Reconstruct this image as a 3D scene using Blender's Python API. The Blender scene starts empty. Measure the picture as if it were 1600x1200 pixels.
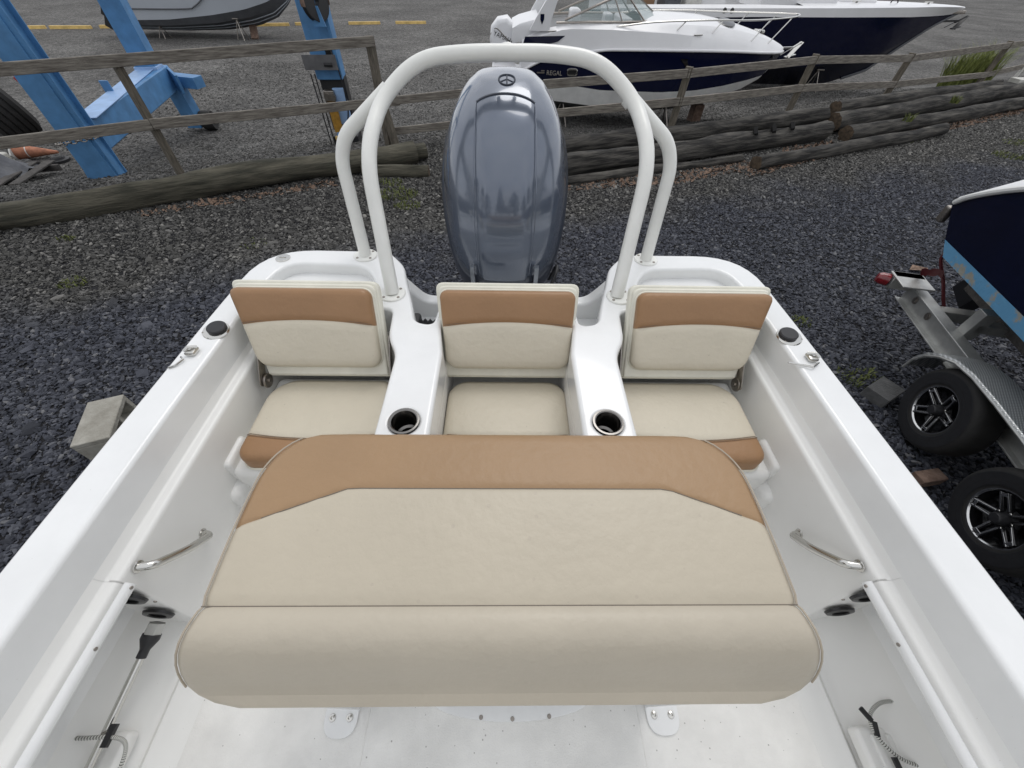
import bpy, bmesh, math, random
from mathutils import Vector, Matrix, noise as mnoise
random.seed(7)
S = bpy.context.scene
COL = S.collection
R = math.radians
# ------------------------------------------------------------------ camera, sky, sun, exposure
cam_d = bpy.data.cameras.new('camera'); cam = bpy.data.objects.new('camera', cam_d); COL.objects.link(cam)
cam_d.sensor_width = 36.0; cam_d.lens = 13.5; cam_d.clip_start = 0.02; cam_d.clip_end = 400
def cam_matrix(p, r, yw):
    p, r, yw = R(p), R(r), R(yw)
    F = Vector((0, math.cos(p), -math.sin(p))); D = Vector((0, -math.sin(p), -math.cos(p))); X = Vector((1, 0, 0))
    X2 = math.cos(r)*X + math.sin(r)*D; D2 = -math.sin(r)*X + math.cos(r)*D
    Zr = Matrix.Rotation(yw, 3, 'Z'); X2 = Zr @ X2; D2 = Zr @ D2; F = Zr @ F
    m = Matrix((X2, -D2, -F)).transposed().to_4x4(); m.translation = (0, 0, 2.75)
    return m
cam.matrix_world = cam_matrix(49, -1.8, -1.75)
S.camera = cam
SUN_EL, SUN_AZ = 58, 18
world = bpy.data.worlds.new('World'); S.world = world; world.use_nodes = True
wn, wl = world.node_tree.nodes, world.node_tree.links
wn.clear()
wo = wn.new('ShaderNodeOutputWorld'); wb = wn.new('ShaderNodeBackground'); wb.inputs['Strength'].default_value = 0.121
sky = wn.new('ShaderNodeTexSky'); sky.sky_type = 'NISHITA'; sky.sun_disc = False
sky.sun_elevation = R(SUN_EL); sky.sun_rotation = R(SUN_AZ)
tc = wn.new('ShaderNodeTexCoord'); mp = wn.new('ShaderNodeMapping'); mp.inputs['Scale'].default_value = (1.0, 1.0, 2.6)
n1 = wn.new('ShaderNodeTexNoise'); n1.inputs['Scale'].default_value = 2.1; n1.inputs['Detail'].default_value = 7; n1.inputs['Roughness'].default_value = .58
cr = wn.new('ShaderNodeValToRGB'); e = cr.color_ramp.elements
e[0].position = .30; e[0].color = (.63, .66, .72, 1); e[1].position = .72; e[1].color = (1.0, 1.0, 1.0, 1)
sc = wn.new('ShaderNodeVectorMath'); sc.operation = 'SCALE'; sc.inputs['Scale'].default_value = 9.6
mx = wn.new('ShaderNodeMix'); mx.data_type = 'RGBA'; mx.inputs['Factor'].default_value = .93
wl.new(tc.outputs['Generated'], mp.inputs['Vector']); wl.new(mp.outputs['Vector'], n1.inputs['Vector'])
wl.new(n1.outputs['Fac'], cr.inputs['Fac']); wl.new(cr.outputs['Color'], sc.inputs[0])
wl.new(sky.outputs['Color'], mx.inputs['A']); wl.new(sc.outputs['Vector'], mx.inputs['B'])
wl.new(mx.outputs['Result'], wb.inputs['Color']); wl.new(wb.outputs['Background'], wo.inputs['Surface'])
sun_d = bpy.data.lights.new('sun', 'SUN'); sun_d.energy = 0.8; sun_d.angle = R(28); sun_d.color = (1, .97, .93)
sun = bpy.data.objects.new('sun', sun_d); COL.objects.link(sun)
sun.rotation_euler = (R(90-SUN_EL), 0, R(180-SUN_AZ)); sun.location = (0, 0, 30)
S.view_settings.view_transform = 'Standard'; S.view_settings.look = 'None'
S.view_settings.gamma = 1.0; S.view_settings.exposure = 0.0; S.view_settings.use_curve_mapping = False
S.render.engine = 'CYCLES'

# ------------------------------------------------------------------ materials
MATS = {}
def mat(name, col, rough=.5, metal=0., coat=0., var=.0, vscale=6., bump=0., bscale=60., spec=.5, col2=None, specks=0., sscale=90., speck_col=(.05, .05, .05), alpha=None, trans=0., stretch=None, ramp=(.35, .7)):
    m = bpy.data.materials.new(name); m.use_nodes = True
    nt = m.node_tree; N, L = nt.nodes, nt.links
    b = N['Principled BSDF']
    b.inputs['Roughness'].default_value = rough; b.inputs['Metallic'].default_value = metal
    b.inputs['Coat Weight'].default_value = coat; b.inputs['Coat Roughness'].default_value = .06
    b.inputs['Specular IOR Level'].default_value = spec
    if trans: b.inputs['Transmission Weight'].default_value = trans
    if alpha is not None: b.inputs['Alpha'].default_value = alpha
    c = (*col, 1); b.inputs['Base Color'].default_value = c
    t = N.new('ShaderNodeTexCoord'); vec = t.outputs['Object']
    if stretch:
        mpp = N.new('ShaderNodeMapping'); mpp.inputs['Scale'].default_value = stretch; L.new(vec, mpp.inputs['Vector']); vec = mpp.outputs['Vector']
    out = None
    if var or col2:
        n = N.new('ShaderNodeTexNoise'); n.inputs['Scale'].default_value = vscale; n.inputs['Detail'].default_value = 8; n.inputs['Roughness'].default_value = .6
        L.new(vec, n.inputs['Vector'])
        r = N.new('ShaderNodeValToRGB'); r.color_ramp.elements[0].position = ramp[0]; r.color_ramp.elements[1].position = ramp[1]
        a = col2 if col2 else tuple(x*(1-var) for x in col)
        d = col if col2 else tuple(min(1, x*(1+var*.5)) for x in col)
        r.color_ramp.elements[0].color = (*a, 1); r.color_ramp.elements[1].color = (*d, 1)
        L.new(n.outputs['Fac'], r.inputs['Fac']); out = r.outputs['Color']
    if specks:
        v = N.new('ShaderNodeTexVoronoi'); v.inputs['Scale'].default_value = sscale; L.new(t.outputs['Object'], v.inputs['Vector'])
        n3 = N.new('ShaderNodeTexNoise'); n3.inputs['Scale'].default_value = sscale*.13; L.new(t.outputs['Object'], n3.inputs['Vector'])
        ma = N.new('ShaderNodeMath'); ma.operation = 'MULTIPLY'; ma.inputs[1].default_value = specks
        L.new(n3.outputs['Fac'], ma.inputs[0])
        lt = N.new('ShaderNodeMath'); lt.operation = 'LESS_THAN'; L.new(v.outputs['Distance'], lt.inputs[0]); L.new(ma.outputs[0], lt.inputs[1])
        mm = N.new('ShaderNodeMix'); mm.data_type = 'RGBA'; mm.inputs['A'].default_value = c; mm.inputs['B'].default_value = (*speck_col, 1)
        if out: L.new(out, mm.inputs['A'])
        m7 = N.new('ShaderNodeMath'); m7.operation = 'MULTIPLY'; m7.inputs[1].default_value = .6; L.new(lt.outputs[0], m7.inputs[0])
        L.new(m7.outputs[0], mm.inputs['Factor']); out = mm.outputs['Result']
    if out: L.new(out, b.inputs['Base Color'])
    if bump:
        n2 = N.new('ShaderNodeTexNoise'); n2.inputs['Scale'].default_value = bscale; n2.inputs['Detail'].default_value = 6; L.new(vec, n2.inputs['Vector'])
        bp = N.new('ShaderNodeBump'); bp.inputs['Strength'].default_value = bump; bp.inputs['Distance'].default_value = .02
        L.new(n2.outputs['Fac'], bp.inputs['Height']); L.new(bp.outputs['Normal'], b.inputs['Normal'])
    MATS[name] = m
    return m
M_gel = mat('white_gelcoat', (.815, .82, .815), .22, coat=.4, var=.045, vscale=5, specks=.06, sscale=40, speck_col=(.5, .48, .43))
M_liner = mat('liner_gelcoat', (.82, .815, .79), .36, coat=.15, var=.035, vscale=3, specks=.05, sscale=34, speck_col=(.4, .37, .32))
M_sole = mat('sole_nonskid', (.84, .83, .80), .55, var=.12, vscale=6, bump=.12, bscale=240, specks=.13, sscale=36, speck_col=(.2, .18, .16))
M_powder = mat('white_powder_coat', (.80, .80, .76), .3, coat=.2, var=.05, vscale=9, specks=.08, sscale=50, speck_col=(.55, .52, .42))
M_beige = mat('beige_vinyl', (.60, .545, .435), .40, var=.05, vscale=5, bump=.13, bscale=48, specks=.10, sscale=27, speck_col=(.40, .36, .29), spec=.4)
M_tan = mat('tan_vinyl', (.315, .178, .088), .40, var=.06, vscale=5, bump=.11, bscale=48, spec=.4)
M_btan = mat('bench_tan_vinyl', (.335, .213, .115), .40, var=.05, vscale=4, bump=.11, bscale=42, spec=.4)
M_bbeige = mat('bench_beige_vinyl', (.50, .445, .35), .40, var=.045, vscale=4, bump=.13, bscale=42, specks=.15, sscale=20, speck_col=(.44, .385, .31), spec=.4)
M_broll = mat('bench_roll_vinyl', (.49, .438, .352), .40, var=.05, vscale=4, bump=.13, bscale=42, spec=.4)
M_cream = mat('cream_plastic', (.76, .74, .64), .4, var=.08, vscale=12)
M_pipe = mat('piping_vinyl', (.43, .37, .29), .5, var=.1)
M_seam = mat('seam_thread', (.20, .135, .09), .7)
M_steel = mat('stainless_steel', (.62, .61, .58), .17, metal=1.)
M_steeld = mat('dull_steel', (.36, .33, .30), .38, metal=1., var=.2, vscale=30)
M_black = mat('black_rubber', (.018, .018, .02), .5, var=.2, vscale=30)
M_blackg = mat('black_plastic', (.012, .012, .013), .28)
M_void = mat('cavity_shade', (.008, .008, .008), .9)  # near-black colour standing in for the shade inside holes and notches
M_motor = mat('grey_motor_paint', (.125, .148, .195), .22, metal=.35, coat=1., var=.05, vscale=4, bump=.012, bscale=5)
M_motord = mat('dark_motor_paint', (.05, .058, .078), .3, metal=.3, coat=.6)
M_motorl = mat('light_motor_trim', (.25, .27, .30), .3, metal=.4, coat=.6)
M_blue = mat('hoist_blue_paint', (.09, .25, .49), .5, var=.22, vscale=4, specks=.09, sscale=14, speck_col=(.06, .05, .045))
M_bluel = mat('pale_blue_paint', (.30, .46, .72), .5, var=.15, vscale=5)
M_yellow = mat('yellow_paint', (.72, .50, .17), .6, var=.3, vscale=5)
M_amber = mat('amber_enamel', (.42, .22, .03), .5, var=.3, vscale=12)
M_board = mat('weathered_board', (.30, .275, .235), .85, col2=(.115, .10, .085), vscale=4, bump=.6, bscale=20, stretch=(1, 1, 12), ramp=(.36, .66))
M_post = mat('weathered_post', (.19, .165, .13), .85, col2=(.075, .065, .05), vscale=7, bump=.5, bscale=30, stretch=(5, 5, .8))
M_log = mat('dark_log', (.105, .097, .085), .95, col2=(.012, .011, .010), vscale=3.2, bump=1., bscale=13, stretch=(.5, .5, 6), ramp=(.42, .70))
M_logg = mat('mossy_log', (.115, .105, .078), .95, col2=(.035, .034, .024), vscale=4, bump=1., bscale=14, stretch=(.5, .5, 5), ramp=(.36, .68))
M_cut = mat('cut_log_end', (.12, .085, .055), .95, col2=(.035, .026, .018), vscale=14, bump=.5, bscale=30)
M_concrete = mat('concrete', (.40, .385, .34), .9, col2=(.25, .235, .20), vscale=7, bump=.4, bscale=60, specks=.16, sscale=45, speck_col=(.18, .16, .14))
M_greyblock = mat('grey_chock', (.10, .10, .10), .9, var=.3, vscale=14, bump=.3, bscale=60)
M_woodchock = mat('reddish_wood', (.25, .17, .13), .85, col2=(.12, .075, .055), vscale=12, bump=.4, bscale=40)
M_navy = mat('navy_gelcoat', (.003, .005, .024), .12, coat=.15, spec=.3)
M_navyd = mat('navy_gelcoat_worn', (.003, .005, .020), .25, coat=.1, spec=.25, var=.2, vscale=3)
M_bottom = mat('blue_antifouling', (.12, .33, .54), .75, col2=(.33, .32, .27), vscale=6.5, bump=.3, bscale=24, ramp=(.41, .47))
M_hullw = mat('white_hull', (.78, .78, .79), .3, coat=.2, var=.04, vscale=2)
M_hullg = mat('grey_hull', (.40, .43, .47), .3, coat=.3, var=.04, vscale=2)
M_hullgd = mat('dark_hull_bottom', (.10, .105, .115), .5, var=.2, vscale=3)
M_bootgrey = mat('stained_white_bottom', (.74, .74, .72), .5, var=.12, vscale=4)
M_tint = mat('black_tinted_glass', (.004, .004, .006), .08, coat=.5)
M_glass = mat('pale_windscreen', (.30, .40, .40), .05, alpha=.42, spec=.8)
M_alu = mat('aluminium', (.50, .50, .48), .42, metal=.7, var=.16, vscale=10, bump=.08, bscale=80)
M_tyre = mat('tyre_rubber', (.022, .021, .020), .75, var=.3, vscale=9, bump=.1, bscale=60)
M_rimb = mat('black_alloy', (.008, .008, .009), .2, coat=.6)
M_rimp = mat('polished_alloy', (.62, .62, .62), .2, metal=1.)
M_red = mat('red_lens', (.22, .012, .018), .2, coat=.5, var=.3, vscale=40)
M_orange = mat('cone_orange', (.46, .19, .11), .7, var=.4, vscale=10)
M_whitep = mat('dirty_white', (.62, .61, .57), .6, var=.15, vscale=8)
M_tarp = mat('grey_tarp', (.12, .125, .14), .5, col2=(.035, .037, .045), vscale=4, bump=.6, bscale=9)
M_pallet = mat('pallet_board', (.085, .078, .072), .9, var=.4, vscale=10, bump=.4, bscale=40)
M_bark = mat('bark', (.07, .055, .04), .95, var=.3)
M_leaf = mat('tree_foliage', (.045, .07, .03), .8, col2=(.02, .035, .014), vscale=1.2)
M_grass = mat('weed_green', (.17, .19, .05), .8, col2=(.08, .10, .028), vscale=9)
M_bush = mat('reed_green', (.26, .29, .08), .8, col2=(.13, .16, .04), vscale=7)
M_litter = mat('leaf_litter_brown', (.26, .175, .125), .9, col2=(.10, .062, .043), vscale=25, ramp=(.4, .6))
M_brownwall = mat('brown_siding', (.22, .13, .075), .8, var=.15, vscale=2)
M_darkglass = mat('window_glass', (.03, .025, .025), .1)
M_roof = mat('roof_shingle', (.08, .08, .085), .9, var=.3, vscale=6)
M_plate = mat('blank_metal_plate', (.17, .17, .175), .5, metal=.3, var=.25, vscale=6)
M_cord = mat('bungee_white', (.60, .60, .56), .7)
# diamond plate: lozenges in the bump, their light and dark also painted into the colour
M_diam = mat('diamond_plate', (.50, .51, .51), .36, metal=.75, var=.12, vscale=8)
def diamond(m):
    N, L = m.node_tree.nodes, m.node_tree.links; b = N['Principled BSDF']
    t = N.new('ShaderNodeTexCoord'); mp_ = N.new('ShaderNodeMapping'); mp_.inputs['Rotation'].default_value = (0, 0, R(38)); mp_.inputs['Scale'].default_value = (1, 1, .3)
    L.new(t.outputs['Object'], mp_.inputs['Vector'])
    ws_ = []
    for rz in (R(35), R(-35)):
        q = N.new('ShaderNodeMapping'); q.inputs['Rotation'].default_value = (0, 0, rz); L.new(t.outputs['Object'], q.inputs['Vector'])
        w = N.new('ShaderNodeTexWave'); w.inputs['Scale'].default_value = 20; L.new(q.outputs['Vector'], w.inputs['Vector']); ws_.append(w)
    mm = N.new('ShaderNodeMath'); mm.operation = 'MULTIPLY'; L.new(ws_[0].outputs['Fac'], mm.inputs[0]); L.new(ws_[1].outputs['Fac'], mm.inputs[1])
    r = N.new('ShaderNodeValToRGB'); r.color_ramp.elements[0].position = .32; r.color_ramp.elements[1].position = .5; r.color_ramp.elements[0].color = (.30, .31, .31, 1); r.color_ramp.elements[1].color = (.66, .67, .67, 1)
    L.new(mm.outputs[0], r.inputs['Fac']); L.new(r.outputs['Color'], b.inputs['Base Color'])
    bp = N.new('ShaderNodeBump'); bp.inputs['Strength'].default_value = .7; bp.inputs['Distance'].default_value = .006
    L.new(r.outputs['Color'], bp.inputs['Height']); L.new(bp.outputs['Normal'], b.inputs['Normal'])
diamond(M_diam)

# ------------------------------------------------------------------ geometry helpers: every shape is (verts, faces)
def join(*gs):
    V, F = [], []
    for v, f in gs:
        o = len(V); V += list(v); F += [tuple(i+o for i in q) for q in f]
    return V, F
def xf(g, m): return [tuple(m @ Vector(v)) for v in g[0]], g[1]
def mirror(g, cx=0.): return [(2*cx-v[0], v[1], v[2]) for v in g[0]], [tuple(reversed(f)) for f in g[1]]
def frame(o, x, y, z):
    m = Matrix((Vector(x), Vector(y), Vector(z))).transposed().to_4x4(); m.translation = Vector(o); return m
def rbox(x0, x1, y0, y1, z0, z1, r=.0, seg=2):
    bm = bmesh.new(); bmesh.ops.create_cube(bm, size=1)
    for v in bm.verts: v.co = ((x0+x1)/2+v.co.x*(x1-x0), (y0+y1)/2+v.co.y*(y1-y0), (z0+z1)/2+v.co.z*(z1-z0))
    if r: bmesh.ops.bevel(bm, geom=bm.edges[:], offset=r, segments=seg, profile=.5, affect='EDGES', clamp_overlap=True)
    bm.verts.index_update(); g = ([tuple(v.co) for v in bm.verts], [tuple(v.index for v in f.verts) for f in bm.faces]); bm.free(); return g
def beam(p0, p1, w, h, up=(0, 0, 1), r=.006):
    p0, p1 = Vector(p0), Vector(p1); d = p1-p0; x = d.normalized(); y = Vector(up).cross(x).normalized(); z = x.cross(y)
    return xf(rbox(0, d.length, -w/2, w/2, -h/2, h/2, r, 1), frame(p0, x, y, z))
def spline(P, n=6, closed=False):
    P = [Vector(p) for p in P]; out = []; m = len(P)
    for i in range(m if closed else m-1):
        a, b = P[i], P[(i+1) % m]
        p = P[i-1] if (i > 0 or closed) else 2*a-b; q = P[(i+2) % m] if (i+2 < m or closed) else 2*b-a
        for k in range(n):
            t = k/n; out.append(.5*((2*a)+(b-p)*t+(2*p-5*a+4*b-q)*t*t+(3*a-p-3*b+q)*t**3))
    if not closed: out.append(P[-1])
    return out
def bend(P, rad, n=7):
    P = [Vector(p) for p in P]; out = [P[0]]
    for i in range(1, len(P)-1):
        a, b, c = P[i-1], P[i], P[i+1]; u = (a-b); v = (c-b); k = min(rad, u.length*.48, v.length*.48)
        s, e_ = b+u.normalized()*k, b+v.normalized()*k
        for j in range(n+1):
            t = j/n; out.append(s*(1-t)**2+b*2*t*(1-t)+e_*t*t)
    return out+[P[-1]]
def tube(P, r, n=12, cap=True, closed=False):
    P = [Vector(p) for p in P]; m = len(P); V, F = [], []
    rr = r if isinstance(r, (list, tuple)) else [r]*m
    t0 = (P[1]-P[0]).normalized(); u = t0.orthogonal().normalized()
    for i, p in enumerate(P):
        if closed: t = (P[(i+1) % m]-P[i-1]).normalized()
        else: t = (P[min(i+1, m-1)]-P[max(i-1, 0)]).normalized()
        u = (u-t*u.dot(t)).normalized(); w = t.cross(u)
        for k in range(n):
            a = 2*math.pi*k/n; V.append(tuple(p+(u*math.cos(a)+w*math.sin(a))*rr[i]))
    for i in range(m if closed else m-1):
        j = (i+1) % m
        for k in range(n): F.append((i*n+k, i*n+(k+1) % n, j*n+(k+1) % n, j*n+k))
    if cap and not closed:
        F.append(tuple(range(n-1, -1, -1))); F.append(tuple((m-1)*n+k for k in range(n)))
    return V, F
def lathe(prof, n=24, m=None, close=False):
    V, F = [], []; k = len(prof)
    for i in range(n):
        a = 2*math.pi*i/n
        for r, z in prof: V.append((r*math.cos(a), r*math.sin(a), z))
    for i in range(n):
        j = (i+1) % n
        for q in range(k-1 if not close else k):
            s = (q+1) % k; F.append((i*k+q, j*k+q, j*k+s, i*k+s))
    g = (V, F)
    return xf(g, m) if m else g
def axis_m(o, z, x=None):
    z = Vector(z).normalized(); x = Vector(x) if x else z.orthogonal(); x = (x-z*x.dot(z)).normalized(); return frame(o, x, z.cross(x), z)
def disc(o, z, r, h=.004, n=20, bev=.001):
    return lathe([(0, h), (r-bev, h), (r, h-bev), (r, 0), (0, 0)], n, axis_m(o, z))
def loft(secs, closed=False, caps=False):
    V, F = [], []; k = len(secs[0])
    for s in secs: V += [tuple(p) for p in s]
    for i in range(len(secs)-1):
        for q in range(k if closed else k-1):
            s = (q+1) % k; F.append((i*k+q, i*k+s, (i+1)*k+s, (i+1)*k+q))
    if caps: F.append(tuple(range(k-1, -1, -1))); F.append(tuple((len(secs)-1)*k+q for q in range(k)))
    return V, F
def rpoly(pts, n=5):
    out = []; m = len(pts)
    for i, p in enumerate(pts):
        b = Vector(p[:2]); r = p[2] if len(p) > 2 else 0
        if not r: out.append(b); continue
        a, c = Vector(pts[i-1][:2]), Vector(pts[(i+1) % m][:2]); u, v = a-b, c-b
        k = min(r, u.length*.48, v.length*.48); s, e_ = b+u.normalized()*k, b+v.normalized()*k
        for j in range(n+1):
            t = j/n; out.append(s*(1-t)**2+b*2*t*(1-t)+e_*t*t)
    return out
def area2(P): return sum(P[i].x*P[(i+1) % len(P)].y-P[(i+1) % len(P)].x*P[i].y for i in range(len(P)))
def offs(P, d):
    out = []; m = len(P)
    for i in range(m):
        a, b, c = P[i-1], P[i], P[(i+1) % m]; u, v = (b-a), (c-b)
        if u.length < 1e-9: u = v
        if v.length < 1e-9: v = u
        n1_, n2_ = Vector((-u.y, u.x)).normalized(), Vector((-v.y, v.x)).normalized(); nn = n1_+n2_
        nn = nn/max(.35, nn.dot(n1_)) if nn.length > 1e-6 else n1_
        out.append(b+nn*d)
    return out
def plate(outer, z0, z1, r=.01, seg=3, holes=(), bottom=True):
    """flat slab from 2-D outlines with a rolled top edge"""
    bm = bmesh.new(); tops, bots = [], []
    for hi, L_ in enumerate([outer]+list(holes)):
        P = [Vector(p[:2]) for p in L_]
        if (area2(P) > 0) != (hi == 0): P.reverse()
        rows = [[bm.verts.new((p.x, p.y, z0)) for p in P]]
        for k in range(seg+1):
            a = k/seg*math.pi/2; d = r*(1-math.cos(a)); z = z1-r+r*math.sin(a)
            rows.append([bm.verts.new((p.x, p.y, z)) for p in (offs(P, d) if d > 1e-7 else P)])
            if r == 0: break
        m = len(P)
        for a_, b_ in zip(rows, rows[1:]):
            for i in range(m):
                try: bm.faces.new((a_[i], a_[(i+1) % m], b_[(i+1) % m], b_[i]))
                except ValueError: pass
        tops.append(rows[-1]); bots.append(rows[0])
    for loops, up in ((tops, 1), (bots, -1)):
        if up == -1 and not bottom: continue
        ed = []
        for l in loops:
            for i in range(len(l)):
                e_ = bm.edges.get((l[i], l[(i+1) % len(l)])) or bm.edges.new((l[i], l[(i+1) % len(l)])); ed.append(e_)
        g = bmesh.ops.triangle_fill(bm, edges=ed, use_beauty=True, use_dissolve=False, normal=(0, 0, up))
    bmesh.ops.recalc_face_normals(bm, faces=bm.faces[:])
    bm.verts.index_update(); g = ([tuple(v.co) for v in bm.verts], [tuple(v.index for v in f.verts) for f in bm.faces]); bm.free(); return g
def circle(cx, cy, r, n=24): return [(cx+r*math.cos(2*math.pi*i/n), cy+r*math.sin(2*math.pi*i/n)) for i in range(n)]
def pad(x0, x1, y0, y1, th, r, crown, rads, bounds=(), nx=44, m=12):
    """upholstered pad; rads = corner radii (x0y0, x1y0, x1y1, x0y1); bounds = functions of x that split it into panels"""
    def ins(x, ra, rb):
        if x < x0+ra: return ra-math.sqrt(max(0, ra*ra-(x0+ra-x)**2))
        if x > x1-rb: return rb-math.sqrt(max(0, rb*rb-(x-x1+rb)**2))
        return 0
    xs = [x0+(x1-x0)*(.5-.5*math.cos(math.pi*i/(nx-1))) for i in range(nx)]
    lo = [y0+ins(x, rads[0], rads[1]) for x in xs]; hi = [y1-ins(x, rads[3], rads[2]) for x in xs]
    out = [Vector((x, a)) for x, a in zip(xs, lo)]+[Vector((x, a)) for x, a in reversed(list(zip(xs, hi)))]
    def dist(p):
        d = 9
        for i in range(len(out)):
            a, b = out[i], out[(i+1) % len(out)]; ab = b-a; q = ab.length_squared
            t = 0 if q < 1e-12 else max(0, min(1, (p-a).dot(ab)/q)); d = min(d, (p-a-ab*t).length)
        return d
    cuts = [lambda x, i: lo[i]]+[(lambda f: (lambda x, i: min(max(f(x), lo[i]+.002), hi[i]-.002)))(f) for f in bounds]+[lambda x, i: hi[i]]
    pieces = []
    for c in range(len(cuts)-1):
        V, F = [], []
        rows = [[] for _ in range(m+1)]
        for i, x in enumerate(xs):
            a, b = cuts[c](x, i), cuts[c+1](x, i)
            for k in range(m+1):
                t = .5-.5*math.cos(math.pi*k/m); y = a+(b-a)*t; d = dist(Vector((x, y)))
                z = th-r+math.sqrt(max(0, r*r-(r-min(d, r))**2))+crown*(1-math.exp(-d/.07))
                for f in bounds: z -= .0055*math.exp(-((y-f(x))/.005)**2)*min(1, d/.01)
                rows[k].append((x, y, z))
        for k in range(m+1): V += rows[k]
        for k in range(m):
            for i in range(nx-1): F.append((k*nx+i, k*nx+i+1, (k+1)*nx+i+1, (k+1)*nx+i))
        def skirt(idx, flip):
            o = len(V); V.extend((V[i][0], V[i][1], 0) for i in idx)
            for q in range(len(idx)-1):
                f = (idx[q], o+q, o+q+1, idx[q+1]); F.append(f if not flip else tuple(reversed(f)))
        skirt([k*nx for k in range(m+1)], True); skirt([k*nx+nx-1 for k in range(m+1)], False)
        if c == 0: skirt(list(range(nx)), False)
        if c == len(cuts)-2: skirt([m*nx+i for i in range(nx)], True)
        pieces.append((V, F))
    return pieces, out, lambda x: (max(.0, 0))
def wpos(o):
    p = Vector((0, 0, 0))
    while o is not None: p += o.location; o = o.parent
    return p
def tag(o, label=None, cat=None, group=None, kind=None):
    if label: o['label'] = label
    if cat: o['category'] = cat
    if group: o['group'] = group
    if kind: o['kind'] = kind
    return o
def obj(name, g, m, parent=None, loc=None, local=False, flat=False, angle=38, wn_=True, label=None):
    V, F = g
    if local: O = Vector((0, 0, 0))
    elif parent is not None: O = wpos(parent)
    elif loc is not None: O = Vector(loc)
    else:
        xs = [v[0] for v in V]; ys = [v[1] for v in V]; O = Vector(((min(xs)+max(xs))/2, (min(ys)+max(ys))/2, min(v[2] for v in V)))
    me = bpy.data.meshes.new(name); me.from_pydata([(v[0]-O.x, v[1]-O.y, v[2]-O.z) for v in V], [], F); me.validate()
    bm = bmesh.new(); bm.from_mesh(me); bmesh.ops.remove_doubles(bm, verts=bm.verts[:], dist=1e-5)
    bmesh.ops.recalc_face_normals(bm, faces=bm.faces[:]); bm.to_mesh(me); bm.free()
    for k in (m if isinstance(m, (list, tuple)) else [m]): me.materials.append(k)
    if not flat:
        me.shade_smooth(); me.set_sharp_from_angle(angle=R(angle))
    o = bpy.data.objects.new(name, me); COL.objects.link(o)
    if not flat and wn_:
        w = o.modifiers.new('wn', 'WEIGHTED_NORMAL'); w.keep_sharp = True
    if parent is not None: o.parent = parent
    elif not local: o.location = O
    if label: o['label'] = label
    return o
def empty(name, loc, label, cat, group=None, rot=0, parent=None):
    o = bpy.data.objects.new(name, None); COL.objects.link(o); o.empty_display_size = .1
    o.location = loc; o.rotation_euler = (0, 0, rot)
    if parent: o.parent = parent; o.location = Vector(loc)-wpos(parent)
    else: tag(o, label, cat, group)
    return o
def kids(o): return [c for c in bpy.data.objects if c.parent == o]
def copy_tree(o, parent=None):
    ks = kids(o); c = o.copy(); COL.objects.link(c)
    if parent: c.parent = parent
    for k in ks: copy_tree(k, c)
    return c
def text_geo(s, size, depth, o, x, y, shear=0):
    cu = bpy.data.curves.new('t', 'FONT'); cu.body = s; cu.size = size; cu.extrude = depth; cu.align_x = 'LEFT'; cu.shear = shear; cu.resolution_u = 3
    ob = bpy.data.objects.new('t', cu); COL.objects.link(ob)
    dg = bpy.context.evaluated_depsgraph_get(); me = bpy.data.meshes.new_from_object(ob.evaluated_get(dg))
    g = ([tuple(v.co) for v in me.vertices], [tuple(p.vertices) for p in me.polygons])
    bpy.data.objects.remove(ob); bpy.data.curves.remove(cu); bpy.data.meshes.remove(me)
    x, y = Vector(x).normalized(), Vector(y); y = (y-x*y.dot(x)).normalized()
    return xf(g, frame(o, x, y, x.cross(y)))
def sst(a, b, t): t = min(1, max(0, (t-a)/(b-a))); return t*t*(3-2*t)
def log_line(x): return 8.5+(x+1.9)*.53 if x < -1.9 else (8.5-(x+1.9)*.06 if x < 3 else 8.2+(x-3)*.52)
def gz(x, y): return -(.6+.015*max(0, x-2))*sst(.3, 4, (y-log_line(x))*.88)

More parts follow.
